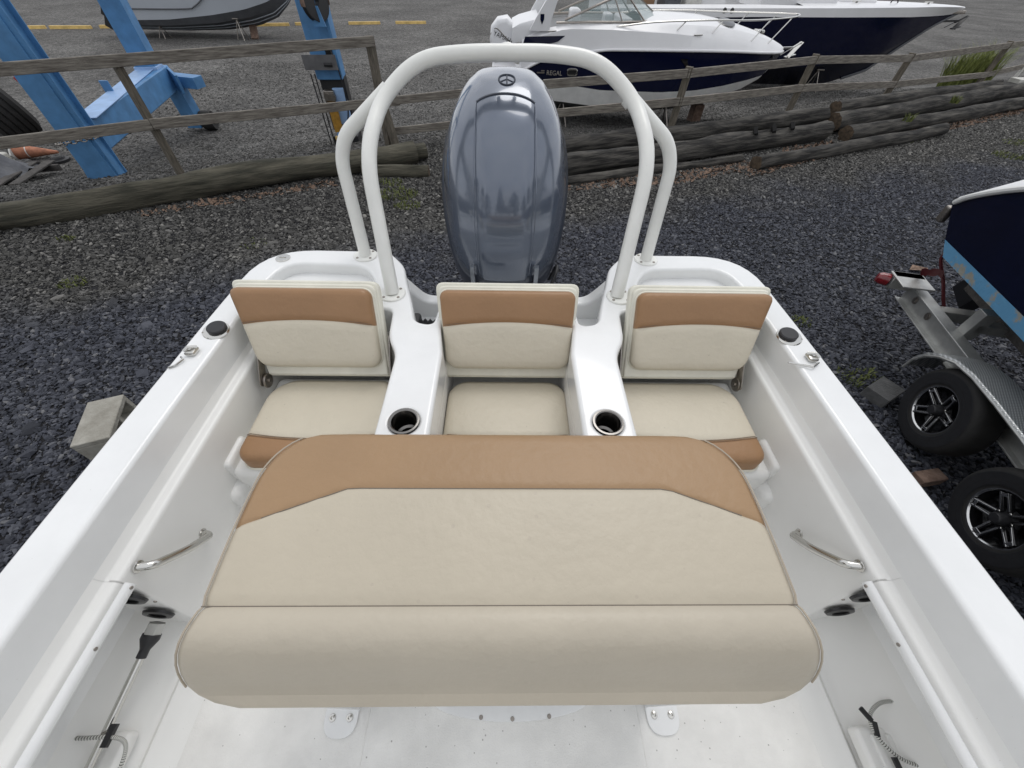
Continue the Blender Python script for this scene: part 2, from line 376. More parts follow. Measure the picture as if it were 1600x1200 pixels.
# ------------------------------------------------------------------ the setting: ground and gravel
def ground_material():
    m = bpy.data.materials.new('gravel_ground'); m.use_nodes = True; nt = m.node_tree; N, L = nt.nodes, nt.links; b = N['Principled BSDF']
    b.inputs['Roughness'].default_value = .95; b.inputs['Specular IOR Level'].default_value = .25
    g = N.new('ShaderNodeNewGeometry')
    v = N.new('ShaderNodeTexVoronoi'); v.inputs['Scale'].default_value = 27; L.new(g.outputs['Position'], v.inputs['Vector'])
    hs = N.new('ShaderNodeSeparateColor'); L.new(v.outputs['Color'], hs.inputs['Color'])
    r = N.new('ShaderNodeValToRGB'); r.color_ramp.elements[0].color = (.065, .064, .063, 1); r.color_ramp.elements[1].color = (.205, .20, .193, 1); r.color_ramp.elements[0].position = .1
    L.new(hs.outputs['Red'], r.inputs['Fac'])
    n = N.new('ShaderNodeTexNoise'); n.inputs['Scale'].default_value = .35; n.inputs['Detail'].default_value = 6; L.new(g.outputs['Position'], n.inputs['Vector'])
    r2 = N.new('ShaderNodeValToRGB'); r2.color_ramp.elements[0].color = (.72, .71, .70, 1); r2.color_ramp.elements[1].color = (1.15, 1.14, 1.12, 1); r2.color_ramp.elements[0].position = .35; r2.color_ramp.elements[1].position = .65
    L.new(n.outputs['Fac'], r2.inputs['Fac'])
    mu = N.new('ShaderNodeMix'); mu.data_type = 'RGBA'; mu.blend_type = 'MULTIPLY'; mu.inputs['Factor'].default_value = 1
    at = N.new('ShaderNodeAttribute'); at.attribute_name = 'lot'      # paler crushed stone on the lot, near-black under the loose slate
    dk = N.new('ShaderNodeMix'); dk.data_type = 'RGBA'; dk.inputs['A'].default_value = (.016, .016, .018, 1); L.new(at.outputs['Fac'], dk.inputs['Factor']); L.new(r.outputs['Color'], dk.inputs['B'])
    n9 = N.new('ShaderNodeTexNoise'); n9.inputs['Scale'].default_value = 4.5; n9.inputs['Detail'].default_value = 9; n9.inputs['Roughness'].default_value = .85; L.new(g.outputs['Position'], n9.inputs['Vector'])
    r9 = N.new('ShaderNodeValToRGB'); r9.color_ramp.elements[0].color = (.45, .45, .45, 1); r9.color_ramp.elements[1].color = (1.5, 1.5, 1.5, 1); r9.color_ramp.elements[0].position = .36; r9.color_ramp.elements[1].position = .66; L.new(n9.outputs['Fac'], r9.inputs['Fac'])
    m9 = N.new('ShaderNodeMix'); m9.data_type = 'RGBA'; m9.blend_type = 'MULTIPLY'; m9.inputs['Factor'].default_value = 1; L.new(dk.outputs['Result'], m9.inputs['A']); L.new(r9.outputs['Color'], m9.inputs['B'])
    L.new(m9.outputs['Result'], mu.inputs['A']); L.new(r2.outputs['Color'], mu.inputs['B']); L.new(mu.outputs['Result'], b.inputs['Base Color'])
    bp = N.new('ShaderNodeBump'); bp.inputs['Strength'].default_value = .9; bp.inputs['Distance'].default_value = .02; bp.invert = True
    L.new(v.outputs['Distance'], bp.inputs['Height']); L.new(bp.outputs['Normal'], b.inputs['Normal'])
    return m
def stone_material():
    m = bpy.data.materials.new('slate_chip'); m.use_nodes = True; nt = m.node_tree; N, L = nt.nodes, nt.links; b = N['Principled BSDF']
    b.inputs['Roughness'].default_value = .72; b.inputs['Specular IOR Level'].default_value = .35
    a = N.new('ShaderNodeAttribute'); a.attribute_type = 'INSTANCER'; a.attribute_name = 'tint'
    g = N.new('ShaderNodeNewGeometry')
    r = N.new('ShaderNodeValToRGB'); E_ = r.color_ramp.elements
    E_[0].color = (.016, .018, .025, 1); E_[1].color = (.15, .15, .155, 1); E_[1].position = 1
    x = E_.new(.7); x.color = (.050, .054, .070, 1); x = E_.new(.93); x.color = (.085, .089, .105, 1)
    L.new(a.outputs['Fac'], r.inputs['Fac'])
    r3 = N.new('ShaderNodeValToRGB'); E3 = r3.color_ramp.elements
    E3[0].color = (.028, .027, .025, 1); E3[1].color = (.24, .23, .21, 1); E3[1].position = 1
    x = E3.new(.6); x.color = (.068, .066, .061, 1); x = E3.new(.92); x.color = (.13, .125, .118, 1)
    L.new(a.outputs['Fac'], r3.inputs['Fac'])
    # fresh blue-black slate was spread round the boats; older brown-grey stone lies towards the logs
    sx = N.new('ShaderNodeSeparateXYZ'); L.new(g.outputs['Position'], sx.inputs['Vector'])
    n = N.new('ShaderNodeTexNoise'); n.inputs['Scale'].default_value = .9; n.inputs['Detail'].default_value = 4; L.new(g.outputs['Position'], n.inputs['Vector'])
    ma = N.new('ShaderNodeMath'); ma.operation = 'MULTIPLY_ADD'; ma.inputs[1].default_value = 2.4; L.new(n.outputs['Fac'], ma.inputs[0]); L.new(sx.outputs['Y'], ma.inputs[2])
    mb = N.new('ShaderNodeMath'); mb.operation = 'MULTIPLY_ADD'; mb.inputs[1].default_value = -.34; L.new(sx.outputs['X'], mb.inputs[0]); L.new(ma.outputs[0], mb.inputs[2])
    mr = N.new('ShaderNodeMapRange'); mr.inputs['From Min'].default_value = 5.9; mr.inputs['From Max'].default_value = 6.9; L.new(mb.outputs[0], mr.inputs['Value'])
    mx_ = N.new('ShaderNodeMix'); mx_.data_type = 'RGBA'; L.new(mr.outputs['Result'], mx_.inputs['Factor']); L.new(r.outputs['Color'], mx_.inputs['A']); L.new(r3.outputs['Color'], mx_.inputs['B'])
    L.new(mx_.outputs['Result'], b.inputs['Base Color'])
    return m
M_ground, M_stone = ground_material(), stone_material()
def sheet(x0, x1, y0, y1, nx, ny, dz=0):
    V = [(x0+(x1-x0)*i/nx, y0+(y1-y0)*j/ny, 0) for j in range(ny+1) for i in range(nx+1)]
    V = [(x, y, gz(x, y)+dz) for x, y, _ in V]
    return V, [(j*(nx+1)+i, j*(nx+1)+i+1, (j+1)*(nx+1)+i+1, (j+1)*(nx+1)+i) for j in range(ny) for i in range(nx)]
def ground_geo():
    # fine cells where the lot steps down, coarse out to the horizon
    def ax(a, b, c, d, n): return [a, (a*2+b)/3, (a+2*b)/3]+[b+(c-b)*i/n for i in range(n+1)]+[(c*2+d)/3, (c+2*d)/3, d]
    xs = ax(-220, -34, 40, 220, 74); ys = ax(-120, -6, 40, 260, 60)
    V = [(x, y, gz(x, y)) for y in ys for x in xs]; n = len(xs)
    return V, [(j*n+i, j*n+i+1, (j+1)*n+i+1, (j+1)*n+i) for j in range(len(ys)-1) for i in range(n-1)]
g0 = obj('ground', ground_geo(), M_ground, loc=(0, 0, 0), wn_=False); tag(g0, kind='structure')
la = g0.data.attributes.new('lot', 'FLOAT', 'POINT'); la.data.foreach_set('value', [sst(-.6, 1.6, v.co.y-log_line(v.co.x)) for v in g0.data.vertices])

def scatter(name, geo, dens, make_inst, material, smin, smax, label, flat=.55, tilt=.5, seed=1, attr=None):
    """loose stones, leaves or blades spread over a sheet by geometry nodes"""
    o = obj(name, geo, material, loc=(0, 0, 0), flat=True, wn_=False); tag(o, label, kind='stuff')
    if attr:
        a = o.data.attributes.new('dens', 'FLOAT', 'POINT'); a.data.foreach_set('value', [attr(*v.co[:2]) for v in o.data.vertices])
    ng = bpy.data.node_groups.new(name, 'GeometryNodeTree')
    ng.interface.new_socket('Geometry', in_out='INPUT', socket_type='NodeSocketGeometry'); ng.interface.new_socket('Geometry', in_out='OUTPUT', socket_type='NodeSocketGeometry')
    N, L = ng.nodes, ng.links; gi, go = N.new('NodeGroupInput'), N.new('NodeGroupOutput')
    dp = N.new('GeometryNodeDistributePointsOnFaces'); dp.inputs['Seed'].default_value = seed; L.new(gi.outputs[0], dp.inputs['Mesh'])
    if attr:
        na = N.new('GeometryNodeInputNamedAttribute'); na.data_type = 'FLOAT'; na.inputs['Name'].default_value = 'dens'
        mm = N.new('ShaderNodeMath'); mm.operation = 'MULTIPLY'; mm.inputs[1].default_value = dens; L.new(na.outputs['Attribute'], mm.inputs[0]); L.new(mm.outputs[0], dp.inputs['Density'])
    else: dp.inputs['Density'].default_value = dens
    ip = N.new('GeometryNodeInstanceOnPoints'); L.new(dp.outputs['Points'], ip.inputs['Points'])
    L.new(make_inst(N, L, material), ip.inputs['Instance']); ip.inputs['Pick Instance'].default_value = True
    rv = N.new('FunctionNodeRandomValue'); rv.data_type = 'FLOAT_VECTOR'; rv.inputs[0].default_value = (-tilt, -tilt, 0); rv.inputs[1].default_value = (tilt, tilt, 6.283); rv.inputs['Seed'].default_value = seed+3
    L.new(rv.outputs[0], ip.inputs['Rotation'])
    r1 = N.new('FunctionNodeRandomValue'); r1.data_type = 'FLOAT'; r1.inputs[2].default_value = 0; r1.inputs[3].default_value = 1; r1.inputs['Seed'].default_value = seed+5
    pw = N.new('ShaderNodeMath'); pw.operation = 'POWER'; pw.inputs[1].default_value = 2.6; L.new(r1.outputs[1], pw.inputs[0])
    mr = N.new('ShaderNodeMapRange'); mr.inputs['To Min'].default_value = smin; mr.inputs['To Max'].default_value = smax; L.new(pw.outputs[0], mr.inputs['Value'])
    r2 = N.new('FunctionNodeRandomValue'); r2.data_type = 'FLOAT_VECTOR'; r2.inputs[0].default_value = (.7, .5, flat*.6); r2.inputs[1].default_value = (1.35, 1, flat); r2.inputs['Seed'].default_value = seed+9
    vm = N.new('ShaderNodeVectorMath'); vm.operation = 'SCALE'; L.new(r2.outputs[0], vm.inputs[0]); L.new(mr.outputs['Result'], vm.inputs['Scale']); L.new(vm.outputs['Vector'], ip.inputs['Scale'])
    st = N.new('GeometryNodeStoreNamedAttribute'); st.data_type = 'FLOAT'; st.domain = 'INSTANCE'; st.inputs['Name'].default_value = 'tint'
    r4 = N.new('FunctionNodeRandomValue'); r4.data_type = 'FLOAT'; r4.inputs[2].default_value = 0; r4.inputs[3].default_value = 1; r4.inputs['Seed'].default_value = seed+13
    L.new(ip.outputs['Instances'], st.inputs['Geometry']); L.new(r4.outputs[1], st.inputs['Value'])
    L.new(st.outputs['Geometry'], go.inputs[0])
    md = o.modifiers.new('scatter', 'NODES'); md.node_group = ng
    return o
def stone_inst(N, L, material):
    gi = N.new('GeometryNodeGeometryToInstance')
    for k in range(5):
        ic = N.new('GeometryNodeMeshIcoSphere'); ic.inputs['Radius'].default_value = 1; ic.inputs['Subdivisions'].default_value = 1
        sp = N.new('GeometryNodeSetPosition'); rv = N.new('FunctionNodeRandomValue'); rv.data_type = 'FLOAT_VECTOR'
        rv.inputs[0].default_value = (-.36, -.36, -.36); rv.inputs[1].default_value = (.36, .36, .36); rv.inputs['Seed'].default_value = 40+k
        L.new(ic.outputs['Mesh'], sp.inputs['Geometry']); L.new(rv.outputs[0], sp.inputs['Offset'])
        sm = N.new('GeometryNodeSetMaterial'); sm.inputs['Material'].default_value = material; L.new(sp.outputs['Geometry'], sm.inputs['Geometry'])
        L.new(sm.outputs['Geometry'], gi.inputs[0])
    return gi.outputs[0]
def leaf_inst(N, L, material):
    gi = N.new('GeometryNodeGeometryToInstance')
    for k in range(3):
        ic = N.new('GeometryNodeMeshGrid'); ic.inputs['Size X'].default_value = 2; ic.inputs['Size Y'].default_value = 1.2; ic.inputs['Vertices X'].default_value = 3; ic.inputs['Vertices Y'].default_value = 3
        sp = N.new('GeometryNodeSetPosition'); rv = N.new('FunctionNodeRandomValue'); rv.data_type = 'FLOAT_VECTOR'
        rv.inputs[0].default_value = (-.3, -.3, -.3); rv.inputs[1].default_value = (.3, .3, .4); rv.inputs['Seed'].default_value = 60+k
        L.new(ic.outputs['Mesh'], sp.inputs['Geometry']); L.new(rv.outputs[0], sp.inputs['Offset'])
        sm = N.new('GeometryNodeSetMaterial'); sm.inputs['Material'].default_value = material; L.new(sp.outputs['Geometry'], sm.inputs['Geometry'])
        L.new(sm.outputs['Geometry'], gi.inputs[0])
    return gi.outputs[0]
def gdens(x, y):
    if -1. < x < 1. and y < 1.5: return 0.
    d = y-log_line(x)
    if d < .2: return 1.0 if (x*x+y*y) < 36 else .62
    return .13 if d < 5 else .05
scatter('gravel', sheet(-11, 16, -1, 20, 54, 42, .004), 2900, stone_inst, M_stone, .009, .033, 'loose slate gravel covering the yard round the boats', seed=2, attr=gdens, tilt=.6)
scatter('larger_stones', sheet(-8, 3, .5, 7.5, 22, 14, .01), 9, stone_inst, M_stone, .035, .075, 'larger grey stones scattered in the gravel left of the boat', seed=21, attr=lambda x, y: 1. if y < log_line(x)-.3 and not (-1.2 < x < 1.2 and y < 1.8) else 0., flat=.5, tilt=.3)
def strip(P, w, dz=.02, n=14):
    V, F = [], []
    for i in range(n+1):
        t = i/n*(len(P)-1); k = min(int(t), len(P)-2); a = Vector(P[k]).lerp(Vector(P[k+1]), t-k); d = (Vector(P[k+1])-Vector(P[k])).normalized(); s = Vector((-d.y, d.x))*w/2
        for q in (-1, 1): x, y = a.x+s.x*q, a.y+s.y*q; V.append((x, y, gz(x, y)+dz))
    return V, [(2*i, 2*i+1, 2*i+3, 2*i+2) for i in range(n)]
scatter('leaf_litter', join(strip([(.9, 6.9), (3., 7.3), (4.8, 8.15)], .42), strip([(4.4, 7.55), (6.6, 8.75)], .3), strip([(5.8, 8.75), (7.2, 9.3)], .5), strip([(7.5, 9.35), (11, 10.9), (15, 12.9)], .3), strip([(-4.6, 6.0), (-2.9, 6.85)], .25), strip([(-5.4, 5.6), (-4.4, 6.15)], .2)), 330, leaf_inst, M_litter, .015, .045, 'brown fallen leaves and bark along the foot of the logs', seed=31, flat=1., tilt=.7)

# ------------------------------------------------------------------ weeds
def tuft(cx, cy, rad, n, h, seed, w=.008):
    rnd = random.Random(seed); V, F = [], []
    for _ in range(n):
        a, q = rnd.uniform(0, 6.283), rad*math.sqrt(rnd.random()); x, y = cx+q*math.cos(a), cy+q*math.sin(a)*.7; z = gz(x, y)
        b = rnd.uniform(0, 6.283); hh = h*rnd.uniform(.4, 1.1); ln = hh*rnd.uniform(.2, .8); dx, dy = math.cos(b), math.sin(b); o = len(V)
        V += [(x-dy*w, y+dx*w, z), (x+dy*w, y-dx*w, z), (x+dx*ln*.4+dy*w*.7, y+dy*ln*.4-dx*w*.7, z+hh*.7), (x+dx*ln*.4-dy*w*.7, y+dy*ln*.4+dx*w*.7, z+hh*.7), (x+dx*ln, y+dy*ln, z+hh)]
        F += [(o, o+1, o+2, o+3), (o+3, o+2, o+4)]
    return V, F
weeds = [(-1.75, 6.45, .34, 260, .07), (-1.55, 6.05, .22, 160, .05), (-1.95, 6.9, .2, 90, .06), (-5.1, 3.9, .17, 90, .05), (-5.9, 4.9, .12, 50, .04), (-3.4, 4.85, .2, 60, .03), (3.5, 2.5, .22, 140, .05), (3.3, 3.35, .16, 90, .045),
         (10.6, 8.85, .35, 160, .06), (11.6, 9.7, .4, 140, .06), (8.9, 9.9, .5, 150, .04), (-2.3, 3.2, .1, 40, .03)]
tag(obj('weeds', join(*[tuft(x, y, r_, n, h, i) for i, (x, y, r_, n, h) in enumerate(weeds)]), M_grass, flat=True, wn_=False), 'small green weeds growing through the gravel', kind='stuff')
tag(obj('reed_bush', tuft(15.9, 16.6, .75, 900, 1.05, 77, .012), M_bush, flat=True, wn_=False), 'tall yellow-green grass clump behind the far right fence', 'bush')
for i, (x, y, z) in enumerate([(8.85, 9.9, .33), (11.2, 11.55, .33)]):
    g = tuft(0, 0, .1, 40, .16, 90+i, .012); g = ([(v[0]+x, v[1]+y, v[2]-gz(v[0], v[1])+z) for v in g[0]], g[1])
    tag(obj('sapling_weed', g, M_grass, flat=True, wn_=False), ['small green sprout between the dark logs, the nearer of two', 'small green sprout on the far end of the right log pile'][i], 'plant')

# ------------------------------------------------------------------ logs
def log_geo(p0, p1, r, seed, n=48, k=22, taper=.06):
    p0, p1 = Vector(p0), Vector(p1); d = (p1-p0); x = d.normalized(); y = Vector((0, 0, 1)).cross(x).normalized(); z = x.cross(y); secs = []
    for i in range(n+1):
        t = i/n; c = p0+d*t; s = []
        for j in range(k):
            a = 2*math.pi*j/k; q = r*(1-taper*t)*(1+.20*mnoise.noise(Vector((t*d.length*.9, math.cos(a)*1.3+seed*7, math.sin(a)*1.3)))+.12*mnoise.noise(Vector((t*d.length*2.2, math.cos(a)*4+seed*3, math.sin(a)*4)))-.16*max(0, mnoise.noise(Vector((t*d.length*.35+seed, math.cos(a)*6, math.sin(a)*6)))))
            s.append(c+y*q*math.cos(a)+z*q*math.sin(a)+(z*.07+y*.05)*mnoise.noise(Vector((t*d.length*.4, seed, 0))))
        secs.append(s)
    return secs
def log(p0, p1, r, seed, label, m=M_log, group=None):
    secs = log_geo(p0, p1, r, seed); o = obj('log', loft(secs, closed=True), m, angle=60, wn_=False); tag(o, label, 'log', group)
    for q, sgn in ((secs[0], 1), (secs[-1], -1)):
        c = sum((Vector(p) for p in q), Vector())/len(q); dirv = (Vector(secs[-1][0])-Vector(secs[0][0])).normalized()
        ring = [c+(Vector(p)-c)*.55-dirv*sgn*.012 for p in q]; k = len(q)
        V = [tuple(p) for p in q]+[tuple(p) for p in ring]+[tuple(c-dirv*sgn*.004)]
        F = [(i, (i+1) % k, k+(i+1) % k, k+i) for i in range(k)]+[(k+i, k+(i+1) % k, 2*k) for i in range(k)]
        obj('cut_end', (V, F), M_cut, parent=o, wn_=False)
    return o
GL = 'logs edging the gravel'
log((-9.6, 3.85, .15), (-1.68, 7.90, .17), .185, 1, 'long mossy pole log lying under the left fence', M_logg, GL)
log((-2.5, 7.22, .07), (-1.36, 7.28, .08), .11, 2, 'short mossy log stub under the end of the left pole', M_logg, GL)
log((-2.55, 7.55, .13), (-1.5, 8.02, .14), .13, 3, 'short log behind the end of the left mossy pole', M_logg, GL)
log((-1.1, 8.2, .02), (1.0, 7.9, .03), .12, 9, 'dark half-buried log just behind the grey outboard motor', M_log, GL)
log((.6, 7.75, .27), (7.25, 10.36, .30), .17, 4, 'dark log on top at the back of the right pile, ending mid pile', M_log, GL)
log((.3, 6.97, .16), (7.05, 9.76, .17), .19, 5, 'thick dark log at the front of the right pile with axe notches', M_log, GL)
log((7.4, 10.15, .2), (16.6, 14.55, .22), .2, 6, 'dark log running to the right edge, upper one of the far end', M_log, GL)
log((7.6, 10.6, .38), (13.9, 13.45, .36), .15, 7, 'weathered log resting on top at the far back of the right pile', M_log, GL)
log((7.45, 9.62, .13), (15.2, 13.1, .12), .16, 8, 'low dark log along the front of the far right pile', M_log, GL)
log((4.72, 7.88, .1), (10.1, 10.2, .1), .125, 10, 'loose thin log lying in front of the pile on the right', M_log, GL)
log((.6, 6.86, .05), (4.62, 8.27, .04), .085, 11, 'half-buried thin log at the foot of the thick notched log', M_log, GL)

nlog = [o for o in bpy.data.objects if o.get('label', '').startswith('thick dark log at the front')][0]
for x, y in ((5.04, 8.90), (5.5, 9.09), (5.98, 9.29)): obj('axe_notch', xf(rbox(-.13, .13, -.035, .035, -.09, .045, .004), frame((x, y-.02, .30), Vector((.35, .5, -.45)).normalized(), Vector((.94, -.1, .3)).normalized(), Vector((.35, .5, -.45)).normalized().cross(Vector((.94, -.1, .3)).normalized()))), M_void, parent=nlog)  # solid near-black blocks; the shade of each cut is put into their colour
# ------------------------------------------------------------------ fences
fl = empty('wooden_fence', (-5.56, 7.06, 0), 'weathered two-rail wooden fence on the left in front of the blue hoist', 'fence')
def post(p, h, lean, parent, w=.115, d=.10, z0=-.3, rot=.5):
    x, y = p; g = beam((x, y, z0), (x+lean[0], y+lean[1], h), w, d, up=(math.sin(rot), math.cos(rot), 0)); return obj('post', g, M_post, parent)
LP = [(-8.72, 5.25), (-5.56, 7.06), (-2.40, 8.87)]
post(LP[0], 1.5, (0, 0), fl, .10); post(LP[1], 1.48, (0, 0), fl, .10); post(LP[2], 1.64, (.02, 0), fl, .12, .12); 
obj('post', beam((-2.2, 8.74, -.2), (-2.33, 8.78, .62), .13, .11, up=(.5, .86, 0)), M_post, fl)
dl = Vector((3.16, 1.81, 0)).normalized(); nl = Vector((.497, -.868, 0))
def lrail(a, b, z0, z1, off=.075, h=.14):
    pa, pb = Vector((*a, z0))+nl*off, Vector((*b, z1))+nl*off; return obj('rail', beam(pa, pb, .04, h), M_board, fl)
lrail((-10.4, 4.29), (-2.34, 8.90), 1.485, 1.58); lrail((-10.4, 4.29), (-5.56, 7.06), .72, .775); lrail((-5.555, 7.063), (-2.1, 9.04), .778, .70)
fr = empty('wooden_fence', (7.19, 11.66, 0), 'weathered low two-rail fence running behind the logs on the right', 'fence')
RP = [(-2.3, 8.95, .76, .26), (.7, 9.45, .98, .48), (3.70, 10.05, 1.10, .62), (7.19, 11.66, 1.13, .60), (10.72, 13.24, .99, .43), (15.85, 16.0, .98, .25), (19.2, 17.75, 1.0, .35)]
for i, (x, y, a, b) in enumerate(RP):
    if i not in (0, 1): post((x, y), a+.05, (.05, 0), fr, .145, .10, -.4, .45)
for q in (2, 3):
    for p0, p1 in zip(RP, RP[1:]):
        d = Vector((p1[0]-p0[0], p1[1]-p0[1], 0)).normalized(); n_ = Vector((d.y, -d.x, 0))*.07
        obj('rail', beam(Vector((p0[0], p0[1], p0[q]-.05))+n_, Vector((p1[0], p1[1], p1[q]-.05))+n_-d*.006, .04, .15 if p0[0] > -2 else .13), M_board, fr)
# ------------------------------------------------------------------ white step railing beyond the fence
wr = empty('white_handrail', (15.6, 17.2, gz(15.6, 17.2)), 'low white wooden handrail beyond the far right fence', 'railing')
obj('rail', beam((14.6, 16.6, .55), (19.0, 17.2, 1.12), .05, .09), M_whitep, wr)
for x, y, h in ((15.55, 16.75, .68), (18.1, 17.1, 1.0)): obj('post', beam((x, y, gz(x, y)), (x+.1, y, h), .08, .08, up=(0, 1, 0)), M_whitep, wr)
obj('step', rbox(17.1, 17.9, 15.9, 16.3, -.12, .1, .02), M_whitep, wr)
# ------------------------------------------------------------------ parking bumpers
BL = ['yellow parking bumper, leftmost of the row beyond the hoist', 'yellow parking bumper, second from the left end of the row', 'yellow parking bumper glimpsed between black outboard and blue column', 'yellow parking bumper under the stern of the grey boat', 'yellow parking bumper under the middle of the grey boat', 'yellow parking bumper under the bow of the grey boat', 'yellow parking bumper left edge of the hoist leg with the pulley', 'yellow parking bumper just right of the hoist leg with the pulley', 'yellow parking bumper, rightmost of the row behind the white arch']
proto = None
for i, (a, b) in enumerate([((-24.9, 25.8), (-23.3, 26.4)), ((-22.95, 26.4), (-21.3, 26.75)), ((-20.75, 27.03), (-19.4, 27.35)), ((-18.5, 27.6), (-16.9, 28.05)), ((-16.4, 28.3), (-14.7, 28.65)), ((-13.95, 29.0), (-12.3, 29.5)), ((-11.9, 29.8), (-10.4, 30.2)), ((-9.26, 30.55), (-7.5, 31.1)), ((-6.69, 31.35), (-4.9, 31.75))]):
    if proto is None:
        proto = obj('parking_bumper', loft([[(x, s*.09, .0), (x, s*.075, .12), (x, -s*.075, .12), (x, -s*.09, .0)] for s in (1,) for x in (-.9, .9)], closed=True, caps=True), M_yellow, local=True); o = proto
    else: o = proto.copy(); COL.objects.link(o)
    m_ = (Vector(a)+Vector(b))/2; o.location = (m_.x, m_.y, gz(*m_)); o.rotation_euler = (0, 0, math.atan2(b[1]-a[1], b[0]-a[0]))
    tag(o, BL[i], 'parking bumper', 'yellow parking bumpers across the lot')
# ------------------------------------------------------------------ brown building far behind
bh = empty('brown_building', (17.5, 47, -.8), 'brown sided building with white framed windows far behind the boats', 'building')
obj('wall', rbox(13.9, 23, 45, 51, -.85, 3.2), M_brownwall, bh); obj('roof', loft([[(13.5, 44.6, 3.2), (13.5, 48, 5.2), (13.5, 51.4, 3.2)], [(23.4, 44.6, 3.2), (23.4, 48, 5.2), (23.4, 51.4, 3.2)]], closed=True, caps=True), M_roof, bh, flat=True)
for x in (14.3, 15.75, 17.2, 19.5, 21.2):
    w = obj('window', join(rbox(x, x+1.0, 44.95, 45.0, .5, .62), rbox(x, x+1.0, 44.95, 45.0, 1.75, 1.87), rbox(x, x+.1, 44.95, 45.0, .62, 1.75), rbox(x+.9, x+1., 44.95, 45.0, .62, 1.75)), M_hullw, bh); obj('pane', rbox(x+.1, x+.9, 44.97, 44.995, .62, 1.75), M_darkglass, w)

# ------------------------------------------------------------------ the white boat we stand in
CX = .008
boat = empty('fishing_boat', (CX, 0, .45), 'open white fishing boat with tan and beige seats and a grey outboard', 'boat')
def both(P): return P+[(2*CX-p[0],)+tuple(p[1:]) for p in reversed(P)]
def arcpts(c, r, a0, a1, n): return [(c[0]+r*math.cos(R(a0+(a1-a0)*i/n)), c[1]+r*math.sin(R(a0+(a1-a0)*i/n))) for i in range(n+1)]
L_out = [(-.20, 1.275, .02), (-.262, 1.27, .02), (-.275, 1.135, .03), (-.345, 1.15, .08), (-.378, 1.285, .06), (-.415, 1.40, .05), (-.452, 1.535, .04), (-.50, 1.60, .04), (-.545, 1.655, .03), (-1.118, 1.66, .27), (-1.133, 1.15), (-1.142, .6), (-1.148, .1), (-1.150, -.6), (-1.14, -1.4), (-1.09, -2.4), (-.92, -3.4), (-.55, -4.4, .3)]
outer = [tuple(p) for p in rpoly(both(L_out), 7)]
L_in = [(-.95, -2.9, .35), (-1.02, -1.6, .2), (-1.024, .7), (-1.02, 1.225, .05), (-.445, 1.225, .03), (-.43, 1.06, .06), (-.386, .98, .05), (-.386, .57, .05), (-.222, .57, .05), (-.222, .98), (-.243, 1.12, .02), (-.243, 1.215, .02)]
inner = [tuple(p) for p in rpoly(both(L_in), 6)]
tray = rpoly([(-.985, 1.545, .10), (-.625, 1.53, .10), (-.555, 1.42, .05), (-.54, 1.285, .04), (-1.03, 1.285, .05)], 6)
cupL = circle(-.303, .680, .0425, 28); cupR = [(2*CX-p[0], p[1]) for p in cupL]
trayL = [tuple(p) for p in tray]; trayR = [(2*CX-p[0], p[1]) for p in trayL]
obj('deck', plate(outer, 1.668, 1.79, .015, 5, [inner, trayL, trayR, cupL, cupR]), M_gel, boat, angle=50)
def side_profile():
    a = [(-1.03, 1.70), (-1.019, 1.678), (-1.0145, 1.664), (-1.012, 1.6605), (-1.004, 1.659), (-.993, 1.658), (-.986, 1.6555), (-.9825, 1.650), (-.9815, 1.643)]
    aft = a+[(-.981, 1.635), (-.978, 1.58), (-.974, 1.42), (-.966, 1.32), (-.948, 1.275), (-.915, 1.253), (-.88, 1.249)]
    fwd = a+[(-.9815, 1.634), (-.992, 1.632), (-1.10, 1.64), (-1.115, 1.60), (-1.105, 1.46), (-1.05, 1.36), (-1.01, 1.30), (-.992, 1.272), (-.978, 1.268), (-.966, 1.276), (-.955, 1.272), (-.94, 1.256), (-.88, 1.249)]
    return aft, fwd
aft, fwd = side_profile()
def sweep(P, ys): return loft([[(p[0], y, p[1]) for p in P] for y in ys])
ey = lambda z: .232+.036*(z-1.25)/.41
endp = [p for p in aft if p[1] <= 1.66]
endw = join(loft([[(p[0], .268, p[1]), (p[0], ey(p[1])+.004, p[1]), (p[0]-.004, ey(p[1]), p[1]), (-1.14, ey(p[1]), p[1])] for p in endp]))
for lin, ew in ((join(sweep(aft, [1.225, .8, .5, .268]), sweep(fwd, [.268, 0, -.6, -1.4])), endw), ):
    for f in (lambda g: g, lambda g: mirror(g, CX)):
        obj('side_liner', f(sweep(aft, [1.225, .8, .5, .268])), M_liner, boat, angle=45, wn_=False); obj('side_liner', f(sweep(fwd, [.2675, 0, -.6, -1.4])), M_liner, boat, angle=45, wn_=False); obj('locker_end', f(endw), M_liner, boat, angle=45, wn_=False)
sole_out = [(-.93, -2.9), (.946, -2.9), (.95, .9), (-.934, .9)]
obj('sole', plate(sole_out, 1.2, 1.25, 0, 1), M_sole, boat, flat=True)
obj('nonskid_panel', plate([tuple(p) for p in rpoly([(-.40, -1.5, .04), (.42, -1.5, .04), (.40, .5, .04), (-.385, .5, .04)])], 1.249, 1.2535, .002, 1), M_sole, boat)
# hull shell
def hull_secs():
    out = []
    for y, b, k in ((1.64, 1.10, .52), (1.0, 1.13, .50), (0, 1.14, .48), (-1.4, 1.13, .48), (-2.4, 1.08, .52), (-3.4, .90, .66), (-4.3, .55, .95), (-4.75, .06, 1.35)):
        h = [(b-.012, 1.70), (b-.03, 1.55), (b*.93, 1.05), (b*.90, .80+max(0, k-.5)*.8), (b*.5, k+.12), (0, k)]
        out.append([(CX-x, y, z) for x, z in h]+[(CX+x, y, z) for x, z in reversed(h[:-1])])
    return out
hs_ = hull_secs(); hull = loft(hs_)
obj('hull', hull, M_gel, boat, angle=30)
